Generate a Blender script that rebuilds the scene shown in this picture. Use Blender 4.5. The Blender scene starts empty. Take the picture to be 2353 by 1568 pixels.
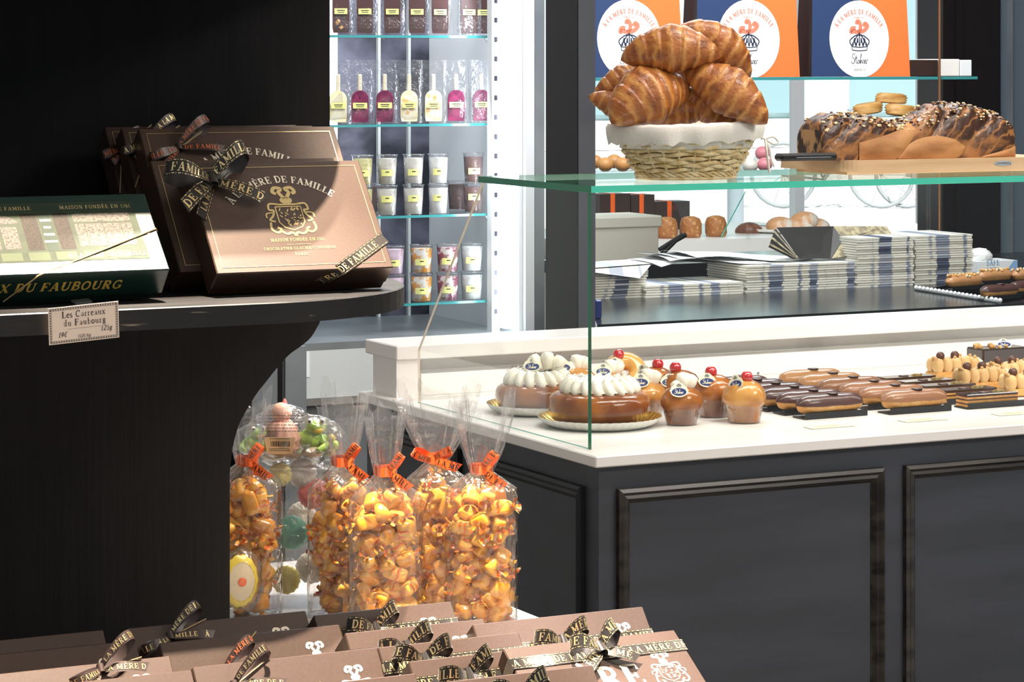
import bpy, math, random
from mathutils import Matrix, Vector
C = bpy.context.scene.collection
SC = bpy.context.scene
# ---------------------------------------------------------------- camera
# World axes follow the shop: X runs along the pastry counter, Y goes away from it, Z is up.
EYE = 1.55
FPX = 6175.0; CX = 1176.5; HY = 135.0            # focal length (pixels), horizontal centre, horizon row
TH = math.atan2(6175, 12223)
cam_d = bpy.data.cameras.new('camera'); cam = bpy.data.objects.new('camera', cam_d); C.objects.link(cam)
cam.location = (0, 0, EYE); cam.rotation_euler = (math.pi/2, 0, -TH)
cam_d.sensor_width = 36; cam_d.lens = 36*FPX/2353; cam_d.shift_y = -(784-HY)/2353
cam_d.clip_end = 200; cam_d.clip_start = .05
SC.camera = cam
# ---------------------------------------------------------------- light
SC.view_settings.view_transform = 'Standard'; SC.view_settings.look = 'None'
SC.view_settings.gamma = 1; SC.view_settings.exposure = 0.0; SC.view_settings.use_curve_mapping = False
wd = bpy.data.worlds.new('sky'); SC.world = wd; wd.use_nodes = True
wd.node_tree.nodes['Background'].inputs[0].default_value = (.86, .94, 1, 1)
wd.node_tree.nodes['Background'].inputs[1].default_value = .45
def lamp(name, kind, loc, energy, col=(1, 1, 1), target=None, **kw):
    d = bpy.data.lights.new(name, kind); o = bpy.data.objects.new(name, d); C.objects.link(o)
    o.location = loc; d.energy = energy; d.color = col
    if target is not None:
        o.rotation_euler = (Vector(target)-Vector(loc)).to_track_quat('-Z', 'Y').to_euler()
    for k, v in kw.items(): setattr(d, k, v)
    return o
WARM = (1, .80, .60); NEUT = (1, .93, .85)
lamp('street_sun', 'SUN', (0, 0, 8), 9, (1, .97, .92), (0.2, .8, 7.0), angle=.01)
lamp('shelf_spot', 'SPOT', (1.16, 2.78, 3.05), 1050, (1, .83, .64), (1.12, 2.66, 1.2), spot_size=math.radians(62), spot_blend=.25, shadow_soft_size=.012)
lamp('counter_spot', 'SPOT', (2.9, 3.0, 3.05), 46, NEUT, (2.6, 3.95, 1.3), spot_size=math.radians(70), spot_blend=.4, shadow_soft_size=.04)
lamp('table_spot', 'SPOT', (2.0, 2.4, 3.05), 170, WARM, (1.47, 3.12, .9), spot_size=math.radians(27), spot_blend=.5, shadow_soft_size=.03)
lamp('row_fill', 'SPOT', (1.15, 2.86, 3.05), 850, (1, .90, .78), (1.02, 2.37, .95), spot_size=math.radians(22), spot_blend=.4, shadow_soft_size=.012)  # unseen spot added to brighten the left box rows
lamp('tub_fill', 'SPOT', (2.35, 3.75, 3.05), 190, NEUT, (1.40, 3.33, .95), spot_size=math.radians(17), spot_blend=.5, shadow_soft_size=.03)  # made-up lamp that lifts the shell sweets inside the tub
lamp('front_box_fill', 'SPOT', (1.62, 1.5, 3.05), 430, (1, .90, .82), (1.58, 2.45, .95), spot_size=math.radians(20), spot_blend=.6, shadow_soft_size=.03)  # extra fill lamp for the middle and right boxes, placed to avoid glare
lamp('case_strip', 'AREA', (3.1, 3.80, 1.325), 4.6, NEUT, (3.1, 4.1, .9), shape='RECTANGLE', size=2.2, size_y=.012)
lamp('ceiling_fill_counter', 'AREA', (2.6, 3.3, 3.1), 33, NEUT, (2.6, 3.9, .9), shape='RECTANGLE', size=2.4, size_y=.5)  # unseen general fill at ceiling height over the counter
lamp('basket_fill', 'AREA', (3.6, 1.3, 3.0), 45, (1, .94, .87), (2.6, 3.8, 1.2), shape='RECTANGLE', size=1.2, size_y=.6)  # added panel, unseen, to light the basket front from the right
lamp('ceiling_fill_aisle', 'AREA', (1.2, 1.0, 3.1), 7, NEUT, (1.6, 2.6, .9), shape='RECTANGLE', size=1.6, size_y=.5)  # weak unseen fill over the aisle
lamp('ceiling_fill_back', 'AREA', (3.4, 5.5, 3.1), 100, (.95, .97, 1), (3.4, 6.0, 1.0), shape='RECTANGLE', size=2.4, size_y=.5)  # unseen fill for the work counter and window display
cy = SC.cycles
cy.max_bounces = 10; cy.diffuse_bounces = 3; cy.glossy_bounces = 4; cy.transmission_bounces = 8; cy.transparent_max_bounces = 32
cy.sample_clamp_indirect = 4; cy.use_denoising = True; cy.caustics_reflective = False; cy.caustics_refractive = False
# ---------------------------------------------------------------- pixel -> place helpers
fw = (math.sin(TH), math.cos(TH)); rt = (math.cos(TH), -math.sin(TH))
def W(x, y, d):
    k = (x-CX)/FPX
    return Vector((d*(fw[0]+k*rt[0]), d*(fw[1]+k*rt[1]), EYE-(y-HY)/FPX*d))
def Wz(x, y, z): return W(x, y, (EYE-z)*FPX/(y-HY))
def Wv(x, y, V): return W(x, y, V/(fw[1]+(x-CX)/FPX*rt[1]))
def Wu(x, y, U): return W(x, y, U/(fw[0]+(x-CX)/FPX*rt[0]))
RT = Vector((rt[0], rt[1], 0)); UP = Vector((0, 0, 1)); TO = Vector((-fw[0], -fw[1], 0))   # right, up, towards the eye
# ---------------------------------------------------------------- materials
def lin(c):
    if isinstance(c, str):
        c = [int(c[i:i+2], 16)/255 for i in (0, 2, 4)]
        c = [x/12.92 if x <= .04045 else ((x+.055)/1.055)**2.4 for x in c]
    return (c[0], c[1], c[2], 1)
MATS = {}
def M(name, col, rough=.5, metal=0, spec=.5, c2=None, nscale=20, nlo=.4, nhi=.6, stretch=(1, 1, 1), bump=0, bscale=60, bstretch=(1, 1, 1), coat=0,
      sss=0, emit=0, trans=0, ndetail=4, uvstripe=None, alpha=1, sheen=0):
    m = bpy.data.materials.new(name); m.use_nodes = True; nt = m.node_tree; b = nt.nodes['Principled BSDF']
    b.inputs['Base Color'].default_value = lin(col); b.inputs['Roughness'].default_value = rough; b.inputs['Metallic'].default_value = metal
    b.inputs['Specular IOR Level'].default_value = spec; b.inputs['Coat Weight'].default_value = coat; b.inputs['Coat Roughness'].default_value = .12
    b.inputs['Transmission Weight'].default_value = trans; b.inputs['Alpha'].default_value = alpha; b.inputs['Sheen Weight'].default_value = sheen
    if sss:
        b.inputs['Subsurface Weight'].default_value = sss; b.inputs['Subsurface Radius'].default_value = (.01, .006, .003)
    if emit:
        b.inputs['Emission Color'].default_value = lin(col); b.inputs['Emission Strength'].default_value = emit
    N = nt.nodes.new; L = nt.links.new
    if c2 or bump or uvstripe: tc = N('ShaderNodeTexCoord')
    if c2:
        mp = N('ShaderNodeMapping'); mp.inputs['Scale'].default_value = stretch; L(tc.outputs['Object'], mp.inputs[0])
        no = N('ShaderNodeTexNoise'); no.inputs['Scale'].default_value = nscale; no.inputs['Detail'].default_value = ndetail; L(mp.outputs[0], no.inputs['Vector'])
        r = N('ShaderNodeMapRange'); r.inputs[1].default_value = nlo; r.inputs[2].default_value = nhi; L(no.outputs['Fac'], r.inputs[0])
        mx = N('ShaderNodeMix'); mx.data_type = 'RGBA'; L(r.outputs[0], mx.inputs[0]); mx.inputs[6].default_value = lin(col); mx.inputs[7].default_value = lin(c2)
        outc = mx.outputs[2]
        if uvstripe:       # bands of a third colour across the UV's first axis, broken up by noise
            c3, n, wob, lo, hi = uvstripe
            uv = N('ShaderNodeUVMap'); sx = N('ShaderNodeSeparateXYZ'); L(uv.outputs[0], sx.inputs[0])
            n2 = N('ShaderNodeTexNoise'); n2.inputs['Scale'].default_value = 35; n2.inputs['Detail'].default_value = 3; L(tc.outputs['Object'], n2.inputs['Vector'])
            a = N('ShaderNodeMath'); a.operation = 'MULTIPLY_ADD'; L(n2.outputs['Fac'], a.inputs[0]); a.inputs[1].default_value = wob; L(sx.outputs[0], a.inputs[2])
            ml = N('ShaderNodeMath'); ml.operation = 'MULTIPLY'; L(a.outputs[0], ml.inputs[0]); ml.inputs[1].default_value = n
            fr = N('ShaderNodeMath'); fr.operation = 'PINGPONG'; L(ml.outputs[0], fr.inputs[0]); fr.inputs[1].default_value = .5
            r2 = N('ShaderNodeMapRange'); r2.inputs[1].default_value = lo; r2.inputs[2].default_value = hi; L(fr.outputs[0], r2.inputs[0])
            m2 = N('ShaderNodeMix'); m2.data_type = 'RGBA'; L(r2.outputs[0], m2.inputs[0]); L(outc, m2.inputs[6]); m2.inputs[7].default_value = lin(c3)
            outc = m2.outputs[2]
        L(outc, b.inputs['Base Color'])
    if bump:
        mp = N('ShaderNodeMapping'); mp.inputs['Scale'].default_value = bstretch; L(tc.outputs['Object'], mp.inputs[0])
        no = N('ShaderNodeTexNoise'); no.inputs['Scale'].default_value = bscale; no.inputs['Detail'].default_value = 3; L(mp.outputs[0], no.inputs['Vector'])
        bp = N('ShaderNodeBump'); bp.inputs['Strength'].default_value = bump; bp.inputs['Distance'].default_value = .002
        L(no.outputs['Fac'], bp.inputs['Height']); L(bp.outputs[0], b.inputs['Normal'])
    MATS[name] = m; return m
def film(name, tint=(1, 1, 1), base=.03, amp=.8, power=4, rough=.04, bump=0, bscale=30, milk=0):
    """thin clear sheet: straight-through light plus a mirror coat that grows towards grazing angles"""
    m = bpy.data.materials.new(name); m.use_nodes = True; nt = m.node_tree; nt.nodes.remove(nt.nodes['Principled BSDF'])
    N = nt.nodes.new; L = nt.links.new
    t = N('ShaderNodeBsdfTransparent'); t.inputs[0].default_value = (*tint, 1); g = N('ShaderNodeBsdfGlossy'); g.inputs['Roughness'].default_value = rough
    lw = N('ShaderNodeLayerWeight'); lw.inputs[0].default_value = .5
    p = N('ShaderNodeMath'); p.operation = 'POWER'; L(lw.outputs['Facing'], p.inputs[0]); p.inputs[1].default_value = power
    a = N('ShaderNodeMath'); a.operation = 'MULTIPLY_ADD'; L(p.outputs[0], a.inputs[0]); a.inputs[1].default_value = amp; a.inputs[2].default_value = base
    if milk:           # faint white haze mixed in, standing in for bright reflections on the sheet
        df = N('ShaderNodeBsdfDiffuse'); df.inputs[0].default_value = (.95, .95, .97, 1); tl = N('ShaderNodeBsdfTranslucent'); tl.inputs[0].default_value = (.95, .95, .97, 1)
        m1 = N('ShaderNodeMixShader'); m1.inputs[0].default_value = .5; L(df.outputs[0], m1.inputs[1]); L(tl.outputs[0], m1.inputs[2])
        m2 = N('ShaderNodeMixShader'); m2.inputs[0].default_value = milk; L(t.outputs[0], m2.inputs[1]); L(m1.outputs[0], m2.inputs[2]); t = m2
    mx = N('ShaderNodeMixShader'); L(a.outputs[0], mx.inputs[0]); L(t.outputs[0], mx.inputs[1]); L(g.outputs[0], mx.inputs[2])
    L(mx.outputs[0], nt.nodes['Material Output'].inputs[0])
    if bump:
        tc = N('ShaderNodeTexCoord'); no = N('ShaderNodeTexNoise'); no.inputs['Scale'].default_value = bscale; no.inputs['Detail'].default_value = 2
        L(tc.outputs['Object'], no.inputs['Vector']); bp = N('ShaderNodeBump'); bp.inputs['Strength'].default_value = bump; bp.inputs['Distance'].default_value = .01
        L(no.outputs['Fac'], bp.inputs['Height']); L(bp.outputs[0], g.inputs['Normal']); L(bp.outputs[0], lw.inputs['Normal'])
    MATS[name] = m; return m

M('black_oak', '0f0e0f', .6, spec=.15, c2='0b0a0b', nscale=40, stretch=(1, 1, .06), bump=.25, bscale=120, bstretch=(1, 1, .05))
M('black_oak_edge', '151414', .5, spec=.35, c2='b9ab98', nscale=55, nlo=.68, nhi=.78, stretch=(.12, 1, 1.4), bump=.3, bscale=120, bstretch=(.06, 1, 1))
M('black_oak_top', '1c1b1c', .42, spec=.4, c2='3a3633', nscale=60, nlo=.5, nhi=.85, stretch=(.08, 1, 1), bump=.3, bscale=140, bstretch=(.05, 1, 1))
M('navy_paint', '3d4046', .5, spec=.35, c2='43464e', nscale=9, stretch=(.3, 1, 2), bump=.15, bscale=90, bstretch=(.06, .06, 1))
M('dark_paint', '16181e', .45, spec=.4)
M('moulding', '3c3733', .35, spec=.5, c2='1e1c1c', nscale=50, stretch=(.1, 1, 1))
M('marble', 'f1ece8', .25, c2='cfcac8', nscale=5, nlo=.62, nhi=.8, stretch=(1, 1.6, 1))
M('white_board', 'f3efe9', .35)
M('steel', 'b9bec0', .35, metal=.7, c2='a9aeb0', nscale=5)
M('steel_panel', 'd9dcd9', .4, metal=.15)
M('white_plastic', 'f0f2f4', .35)
M('freezer_back', '6b6a79', .25, metal=.25, c2='2c2c36', nscale=3.6, nlo=.42, nhi=.56, stretch=(1, 1, 1.4))  # mottled tones stand in for reflections in the glass back
M('led', 'eef6ff', emit=5)
M('dark_floor', '8a8681', .35, c2='77736e', nscale=3)
M('plaster', 'e9e6e0', .7)
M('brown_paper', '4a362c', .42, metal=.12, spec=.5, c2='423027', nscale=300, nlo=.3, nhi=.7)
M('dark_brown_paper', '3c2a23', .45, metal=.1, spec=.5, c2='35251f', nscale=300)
M('gold_print', 'ecc963', .35, metal=.25)
M('gold_foil', 'e8cf96', .28, metal=.75)
M('cream_foil', 'f6ead2', .4, metal=.2)
M('brown_ribbon', '1d1410', .35, metal=.2, sheen=.2, bump=.1, bscale=900)
M('plain_ribbon', '40302b', .4, metal=.15)
M('orange_print', 'c8673a', .5)
M('orange_ribbon', 'ee6014', .38, spec=.5, sheen=.3)
M('black_print', '1c1512', .5)
M('green_card', '16302a', .32, spec=.5)
M('gold_cord', 'c9ab80', .3, metal=.7, bump=.6, bscale=1500)
M('tag_card', 'ecd6c3', .6)
M('ink', '3a2f2b', .6)
M('glass_edge', '067a52', .15, spec=.4, coat=.15)
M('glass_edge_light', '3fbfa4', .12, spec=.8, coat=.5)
M('clear_edge', 'ead8c4', .2, spec=.6)
M('teal_edge', '3d8e90', .15, spec=.8)
film('glass', (.97, .99, .983), .018, .55, 5, .0)
film('thin_glass', (.97, .99, .99), .03, .5, 5, .02)
film('film', (.985, .985, .985), .08, 1.1, 2.0, .10, bump=.6, bscale=45, milk=.055)
film('clear_plastic', (.985, .99, .99), .035, .8, 3, .05)
film('film_soft', (.97, .975, .985), .06, .9, 2.5, .12, bump=.5, bscale=60, milk=.04)
M('candy', 'e59a28', .22, spec=.5, sss=.2, c2='f2b850', nscale=30, coat=.4)
M('candy_twist', 'd9601a', .3, spec=.6, c2='f6c04a', nscale=90, nlo=.45, nhi=.6)
M('wrap_print', 'e0b060', .3, spec=.6)
M('crust', 'c98443', .38, c2='9a5826', nscale=26, nlo=.42, nhi=.66, bump=.7, bscale=110, coat=.3, uvstripe=('e0b071', 9, .5, .24, .42))
M('croissant', 'a8642c', .4, c2='7a3f18', nscale=45, nlo=.40, nhi=.66, bump=.9, bscale=160, coat=.3, uvstripe=('c48846', 3.5, .32, .22, .46))
M('wicker', 'ecd9b0', .5, c2='d3b681', nscale=60, spec=.3)
M('linen', 'eae4dd', .8, spec=.2, bump=.3, bscale=300)
M('beech', 'd9b892', .5, c2='c6a078', nscale=14, stretch=(.12, 1, 2.5))
M('metal_badge', 'd8dade', .3, metal=.6)
M('black_handle', '161314', .35)
M('baba', 'b06a2c', .2, spec=.4, c2='7a3e15', nscale=16, nlo=.38, nhi=.6, coat=.3, bump=.25, bscale=45)
M('baba_light', 'd2964c', .2, c2='a8662e', nscale=16, coat=.3, bump=.2, bscale=45)
M('glaze_yellow', 'eab562', .15, c2='dd9f52', nscale=12, coat=1)
M('cream', 'f7efdf', .45, sss=.15)
M('cocoa', '55402f', .7)
M('gold_card', 'e2b24b', .25, metal=.8)
M('doily', 'efece4', .6)
M('cherry', 'c5161c', .12, spec=.8, coat=1, sss=.15)
M('tag_ivory', 'f1ead0', .4)
M('tag_blue', '1f2f6e', .35)
M('choux', 'dca766', .55, c2='c98d48', nscale=40, bump=.5, bscale=120)
M('dark_choc', '4b2e2b', .28, coat=.25, c2='553631', nscale=8)
M('milk_choc', '966647', .3, coat=.25, c2='8a5b40', nscale=8)
M('coffee_icing', 'b98557', .3, coat=.25, c2='ad7a4e', nscale=8)
M('black_card', '161518', .35)
M('opera_glaze', '33201c', .12, coat=.8)
M('opera_layer', 'a57848', .6, c2='3b241c', nscale=120, stretch=(.02, .02, 4))
M('hazel_cream', 'd9b27c', .5, c2='cfa367', nscale=30)
M('hazelnut', 'd6a86e', .5, c2='b98748', nscale=60)
M('hazel_dark', '5b3524', .4)
M('pastry_base', 'd9a35d', .6, c2='c58a43', nscale=50, bump=.5)
M('babka', 'a9713f', .45, c2='38211a', nscale=30, nlo=.44, nhi=.52, stretch=(.35, 1, 1.6), bump=.6, bscale=70, coat=.25)
M('babka_dark', '402419', .3, c2='6d432b', nscale=30, nlo=.48, nhi=.6, bump=.7, bscale=80, coat=.5)
M('babka_side', 'b98350', .55, c2='8f5a2c', nscale=22, nlo=.45, nhi=.7, stretch=(.6, 1, 1.5), bump=.5, bscale=50)
M('babka_cut', 'b98f63', .6, c2='33201a', nscale=55, nlo=.46, nhi=.54, stretch=(1, 1, .6))
M('bag_navy', '2a3f68', .5)
M('bag_orange', 'fa7a3c', .5)
M('bag_inside', '2a1210', .6)
M('bag_label', 'f4f0ec', .5)
M('coral_print', 'e58468', .5)
M('navy_print', '28344f', .5)
M('grey_print', '8b8c93', .5)
M('paper_cream', 'ece8da', .6, c2='b4b8c2', nscale=17, nlo=.50, nhi=.54, stretch=(1, .01, .01), uvstripe=None)
M('paper_stripe', 'e6e3d6', .6, c2='8d95a8', nscale=17, nlo=.50, nhi=.53, stretch=(1, .01, .01), ndetail=2)
M('paper_stripe_dark', 'e2e0d4', .6, c2='4d556c', nscale=17, nlo=.52, nhi=.55, stretch=(1, .01, .01), ndetail=2)
M('paper_black', '24211f', .5)
M('paper_marbled', 'b7a988', .6, c2='7d7460', nscale=60)
M('counter_black', '1d1e22', .22, spec=.6)
M('cream_box', 'e9e4d6', .5)
M('rocher', 'b0703c', .5, c2='d9a060', nscale=90, nlo=.52, nhi=.62, bump=.9, bscale=130)
M('sugar_dough', 'd9a070', .5, c2='f2e6d8', nscale=14, nlo=.5, nhi=.65)
M('choc_dough', '6b4030', .4, c2='8a5a40', nscale=40)
M('tan_dome', 'd9a368', .4, c2='cf9457', nscale=15)
M('pink_dome', 'e6909a', .4)
M('puff', 'e0b26c', .5, c2='c68a43', nscale=30, stretch=(.3, 1, 3), bump=.6, bscale=60)
M('tissue', 'f6f6f4', .8)
M('carton_white', 'eef1f2', .5)
M('carton_blue', '8fb3dc', .5)
M('rope_bronze', '9c6a48', .35, metal=.6)
M('pop_choc', '4c3232', .4)
M('pop_berry', '8c3058', .35, c2='642043', nscale=40)
M('pop_cream', 'f0ead0', .4, c2='e8dcae', nscale=40)
M('pop_peach', 'e6b778', .4)
M('stick', 'efe3c4', .6)
M('label_yellow', 'dfe08e', .5)
M('cup_cream', 'ece6da', .35)
M('cup_yellow', 'f0e6a0', .35)
M('cup_white', 'f4f3ee', .35)
M('cup_brown', '7a5b55', .35)
M('cup_pink', 'efcfe0', .35)
M('swirl_orange', 'f4efe2', .35, c2='eea63e', nscale=28, nlo=.47, nhi=.52, stretch=(1, 1, 1.6))
M('swirl_berry', 'f1e6e2', .35, c2='9c3a5c', nscale=28, nlo=.46, nhi=.52, stretch=(1, 1, 1.6))
M('lid_brown', '6f4c44', .3)
M('candy_green', '8fc53e', .35, c2='a9d45c', nscale=20)
M('candy_yellow', 'f0d64a', .35)
M('candy_pink', 'f3b7a2', .4, c2='f6c6b4', nscale=20)
M('candy_rose', 'ee8484', .35)
M('candy_teal', '7fcdb2', .35)
M('candy_beige', 'ead6b0', .4)
M('sticker', 'd9b98a', .5)
M('street', 'e6e5e2', .8)
M('facade', 'a9c6ca', .7, c2='c2d8dc', nscale=2)
M('facade_white', 'eef0ee', .7)
M('facade_dark', '7d98a0', .3)
M('bike', '8e98a0', .4)
M('tyre', '8d9296', .6)
M('column_lit', '4a4d55', .5)  # lighter copy of the column colour, painting the light on its front face
M('jamb_blue', '66737f', .5)
M('jamb_black', '1c1718', .35)
M('screw', '8a8a86', .4, metal=.7)

# ---------------------------------------------------------------- mesh builder
class MB:
    def __init__(s): s.v = []; s.f = []; s.m = []; s.sm = []; s.uv = []; s.mats = []
    def mi(s, mat):
        if mat not in s.mats: s.mats.append(mat)
        return s.mats.index(mat)
    def add(s, verts, faces, mat, smooth=False, uvs=None):
        b = len(s.v); i = s.mi(mat)
        s.v += [tuple(p) for p in verts]; s.uv += uvs if uvs else [(0, 0)]*len(verts)
        for f in faces:
            s.f.append([b+k for k in f]); s.m.append(i); s.sm.append(smooth)
    def quad(s, a, b, c, d, mat): s.add([a, b, c, d], [(0, 1, 2, 3)], mat)
    def poly(s, pts, mat): s.add(pts, [tuple(range(len(pts)))], mat)
    def box(s, lo, hi, mat, tf=None, bev=0):
        x0, y0, z0 = lo; x1, y1, z1 = hi
        if bev:
            b = min(bev, (x1-x0)/2.1, (y1-y0)/2.1, (z1-z0)/2.1)
            vs = []; idx = {}
            for ix, X in enumerate((x0, x1)):
                for iy, Y in enumerate((y0, y1)):
                    for iz, Z in enumerate((z0, z1)):
                        sx, sy, sz = (1 if ix == 0 else -1), (1 if iy == 0 else -1), (1 if iz == 0 else -1)
                        idx[ix, iy, iz, 'x'] = len(vs); vs.append((X, Y+sy*b, Z+sz*b))
                        idx[ix, iy, iz, 'y'] = len(vs); vs.append((X+sx*b, Y, Z+sz*b))
                        idx[ix, iy, iz, 'z'] = len(vs); vs.append((X+sx*b, Y+sy*b, Z))
            F = []; I = idx; cyc = ((0, 0), (1, 0), (1, 1), (0, 1))
            for k in (0, 1):
                q = [I[k, a, c, 'x'] for a, c in cyc]; F.append(q if k else q[::-1])
                q = [I[a, k, c, 'y'] for a, c in cyc]; F.append(q[::-1] if k else q)
                q = [I[a, c, k, 'z'] for a, c in cyc]; F.append(q if k else q[::-1])
            for a in (0, 1):
                for c in (0, 1):
                    q = [I[a, c, 0, 'x'], I[a, c, 1, 'x'], I[a, c, 1, 'y'], I[a, c, 0, 'y']]; F.append(q if (a+c) % 2 else q[::-1])
                    q = [I[a, 0, c, 'x'], I[a, 1, c, 'x'], I[a, 1, c, 'z'], I[a, 0, c, 'z']]; F.append(q[::-1] if (a+c) % 2 else q)
                    q = [I[0, a, c, 'y'], I[1, a, c, 'y'], I[1, a, c, 'z'], I[0, a, c, 'z']]; F.append(q if (a+c) % 2 else q[::-1])
                    for d in (0, 1):
                        q = [I[a, c, d, 'x'], I[a, c, d, 'y'], I[a, c, d, 'z']]; F.append(q if (a+c+d) % 2 else q[::-1])
        else:
            vs = [(x, y, z) for x in (x0, x1) for y in (y0, y1) for z in (z0, z1)]
            F = [(0, 1, 3, 2), (4, 6, 7, 5), (0, 4, 5, 1), (2, 3, 7, 6), (0, 2, 6, 4), (1, 5, 7, 3)]
        if tf is not None: vs = [tf @ Vector(p) for p in vs]
        s.add(vs, F, mat)
    def grid(s, rows, mat, cu=False, cv=False, smooth=True, uvs=None):
        n = len(rows); k = len(rows[0]); F = []
        for i in range(n if cu else n-1):
            for j in range(k if cv else k-1):
                a, b = i*k+j, i*k+(j+1) % k; c, d = ((i+1) % n)*k+(j+1) % k, ((i+1) % n)*k+j
                F.append((a, b, c, d))
        s.add([p for r in rows for p in r], F, mat, smooth, [u for r in uvs for u in r] if uvs else None)
    def cap(s, ring, mat): s.add(ring, [tuple(range(len(ring)))], mat)
    def lathe(s, prof, mat, n=24, center=(0, 0, 0), sx=1, sy=1, wob=None, tf=None, smooth=True):
        rows = []
        for i, (r, z) in enumerate(prof):
            row = []
            for j in range(n):
                a = 2*math.pi*j/n; rr = r*(wob(a, i/(len(prof)-1)) if wob else 1)
                p = Vector((center[0]+rr*math.cos(a)*sx, center[1]+rr*math.sin(a)*sy, center[2]+z)); row.append(tf @ p if tf is not None else p)
            rows.append(row)
        s.grid(rows, mat, cv=True, smooth=smooth)
    def tube(s, pts, r, mat, n=6, closed=False, caps=True, rs=None):
        pts = [Vector(p) for p in pts]; N = len(pts); rows = []; up = Vector((.13, .21, .97))
        for i, p in enumerate(pts):
            t = (pts[(i+1) % N]-pts[i-1]) if closed else (pts[min(i+1, N-1)]-pts[max(i-1, 0)])
            t = t.normalized() if t.length > 1e-9 else Vector((1, 0, 0)); a = t.cross(up)
            if a.length < .05: a = t.cross(Vector((1, 0, 0)))
            a.normalize(); b = a.cross(t); q = rs[i] if rs else r
            rows.append([p+a*q*math.cos(2*math.pi*j/n)+b*q*math.sin(2*math.pi*j/n) for j in range(n)])
        s.grid(rows, mat, cu=closed, cv=True)
        if caps and not closed: s.cap(rows[0], mat); s.cap(rows[-1][::-1], mat)
    def prism(s, pts, v0, v1, mat, edge=None, axis='y'):
        """outline in (x,z) pushed along y, or in (x,y) pushed along z"""
        f = (lambda p, h: (p[0], h, p[1])) if axis == 'y' else (lambda p, h: (p[0], p[1], h))
        A = [f(p, v0) for p in pts]; B = [f(p, v1) for p in pts]; n = len(pts)
        s.poly(A if axis == 'y' else A[::-1], mat); s.poly(B[::-1] if axis == 'y' else B, mat)
        for i in range(n):
            j = (i+1) % n; s.quad(A[j], A[i], B[i], B[j], edge or mat)
    def ball(s, c, r, mat, n=10, k=7, sx=1, sy=1, sz=1, tf=None, wob=None):
        prof = [(math.sin(math.pi*i/k)*r, -math.cos(math.pi*i/k)*r*sz) for i in range(k+1)]
        prof[0] = (r*.02, prof[0][1]); prof[-1] = (r*.02, prof[-1][1])
        s.lathe(prof, mat, n, c, sx, sy, wob, tf)
    def build(s, name, parent=None, loc=None, mw=None):
        me = bpy.data.meshes.new(name); me.from_pydata(s.v, [], s.f)
        for m in s.mats: me.materials.append(MATS[m])
        me.polygons.foreach_set('material_index', s.m); me.polygons.foreach_set('use_smooth', s.sm)
        if any(u != (0, 0) for u in s.uv):
            ul = me.uv_layers.new(name='UVMap'); li = [0]*len(me.loops); me.loops.foreach_get('vertex_index', li)
            ul.data.foreach_set('uv', [c for i in li for c in s.uv[i]])
        me.update()
        o = bpy.data.objects.new(name, me); C.objects.link(o)
        if parent is not None: o.parent = parent
        if loc is not None: o.location = loc
        if mw is not None: o.matrix_world = mw
        return o
def tag(o, label, cat, group=None, kind=None):
    o['label'] = label; o['category'] = cat
    if group: o['group'] = group
    if kind: o['kind'] = kind
    return o
def struct(o): o['kind'] = 'structure'; return o
def thing(name, label, cat, loc=(0, 0, 0), rot=None, group=None, mat=None):
    o = bpy.data.objects.new(name, None); C.objects.link(o); o.empty_display_size = .02
    if mat is not None: o.matrix_world = mat
    else:
        o.location = loc
        if rot is not None: o.rotation_euler = rot if hasattr(rot, '__len__') else (0, 0, rot)
    return tag(o, label, cat, group)
def dup(root, label, loc=None, rot=None, mat=None):
    r = root.copy(); C.objects.link(r)
    if mat is not None: r.matrix_world = mat
    if loc is not None: r.location = loc
    if rot is not None: r.rotation_euler = (0, 0, rot)
    r['label'] = label
    for ch in list(root.children):
        c = ch.copy(); C.objects.link(c); c.parent = r
        for g in list(ch.children):
            d = g.copy(); C.objects.link(d); d.parent = c
    return r
def frame(o, X, Y, Z):
    m = Matrix.Identity(4)
    for i, a in enumerate((X, Y, Z)):
        a = Vector(a)
        for k in range(3): m[k][i] = a[k]
    for k in range(3): m[k][3] = o[k]
    return m
# ---------------------------------------------------------------- lettering: stroked slab-serif capitals and a text-face lower case
G = {}
def arc(cx, cy, rx, ry, a0, a1, n=9): return [(cx+rx*math.cos(math.radians(a0+(a1-a0)*i/n)), cy+ry*math.sin(math.radians(a0+(a1-a0)*i/n))) for i in range(n+1)]
T_, M_, t_ = .19, .13, .08
def gl(ch, w, *st): G[ch] = (w, st)
def S(x, y, h=.15): return (t_, [(x-h, y), (x+h, y)])
gl('A', .84, (t_, [(.13, .04), (.42, 1)]), (T_, [(.68, .04), (.42, .98)]), (t_, [(.24, .34), (.6, .34)]), S(.14, .04), S(.7, .04))
gl('B', .76, (T_, [(.2, 0), (.2, 1)]), (M_, [(.08, .96), (.4, .96)]+arc(.4, .75, .2, .21, 80, -90)+[(.2, .53)]), (M_, [(.4, .53)]+arc(.42, .28, .24, .24, 80, -90)+[(.08, .04)]))
gl('C', .76, (M_, arc(.4, .5, .29, .46, 50, 310, 14)), (t_, [(.64, .68), (.64, .96)]))
gl('D', .82, (T_, [(.2, 0), (.2, 1)]), (M_, [(.08, .96), (.34, .96)]+arc(.36, .5, .33, .46, 85, -90, 12)+[(.08, .04)]))
gl('E', .72, (T_, [(.2, 0), (.2, 1)]), (t_, [(.06, .96), (.62, .96), (.62, .74)]), (t_, [(.2, .5), (.48, .5)]), (t_, [(.48, .38), (.48, .62)]), (t_, [(.06, .04), (.64, .04), (.64, .28)]))
gl('F', .7, (T_, [(.2, 0), (.2, 1)]), (t_, [(.06, .96), (.62, .96), (.62, .72)]), (t_, [(.2, .5), (.46, .5)]), (t_, [(.46, .38), (.46, .62)]), S(.2, .04, .16))
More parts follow.
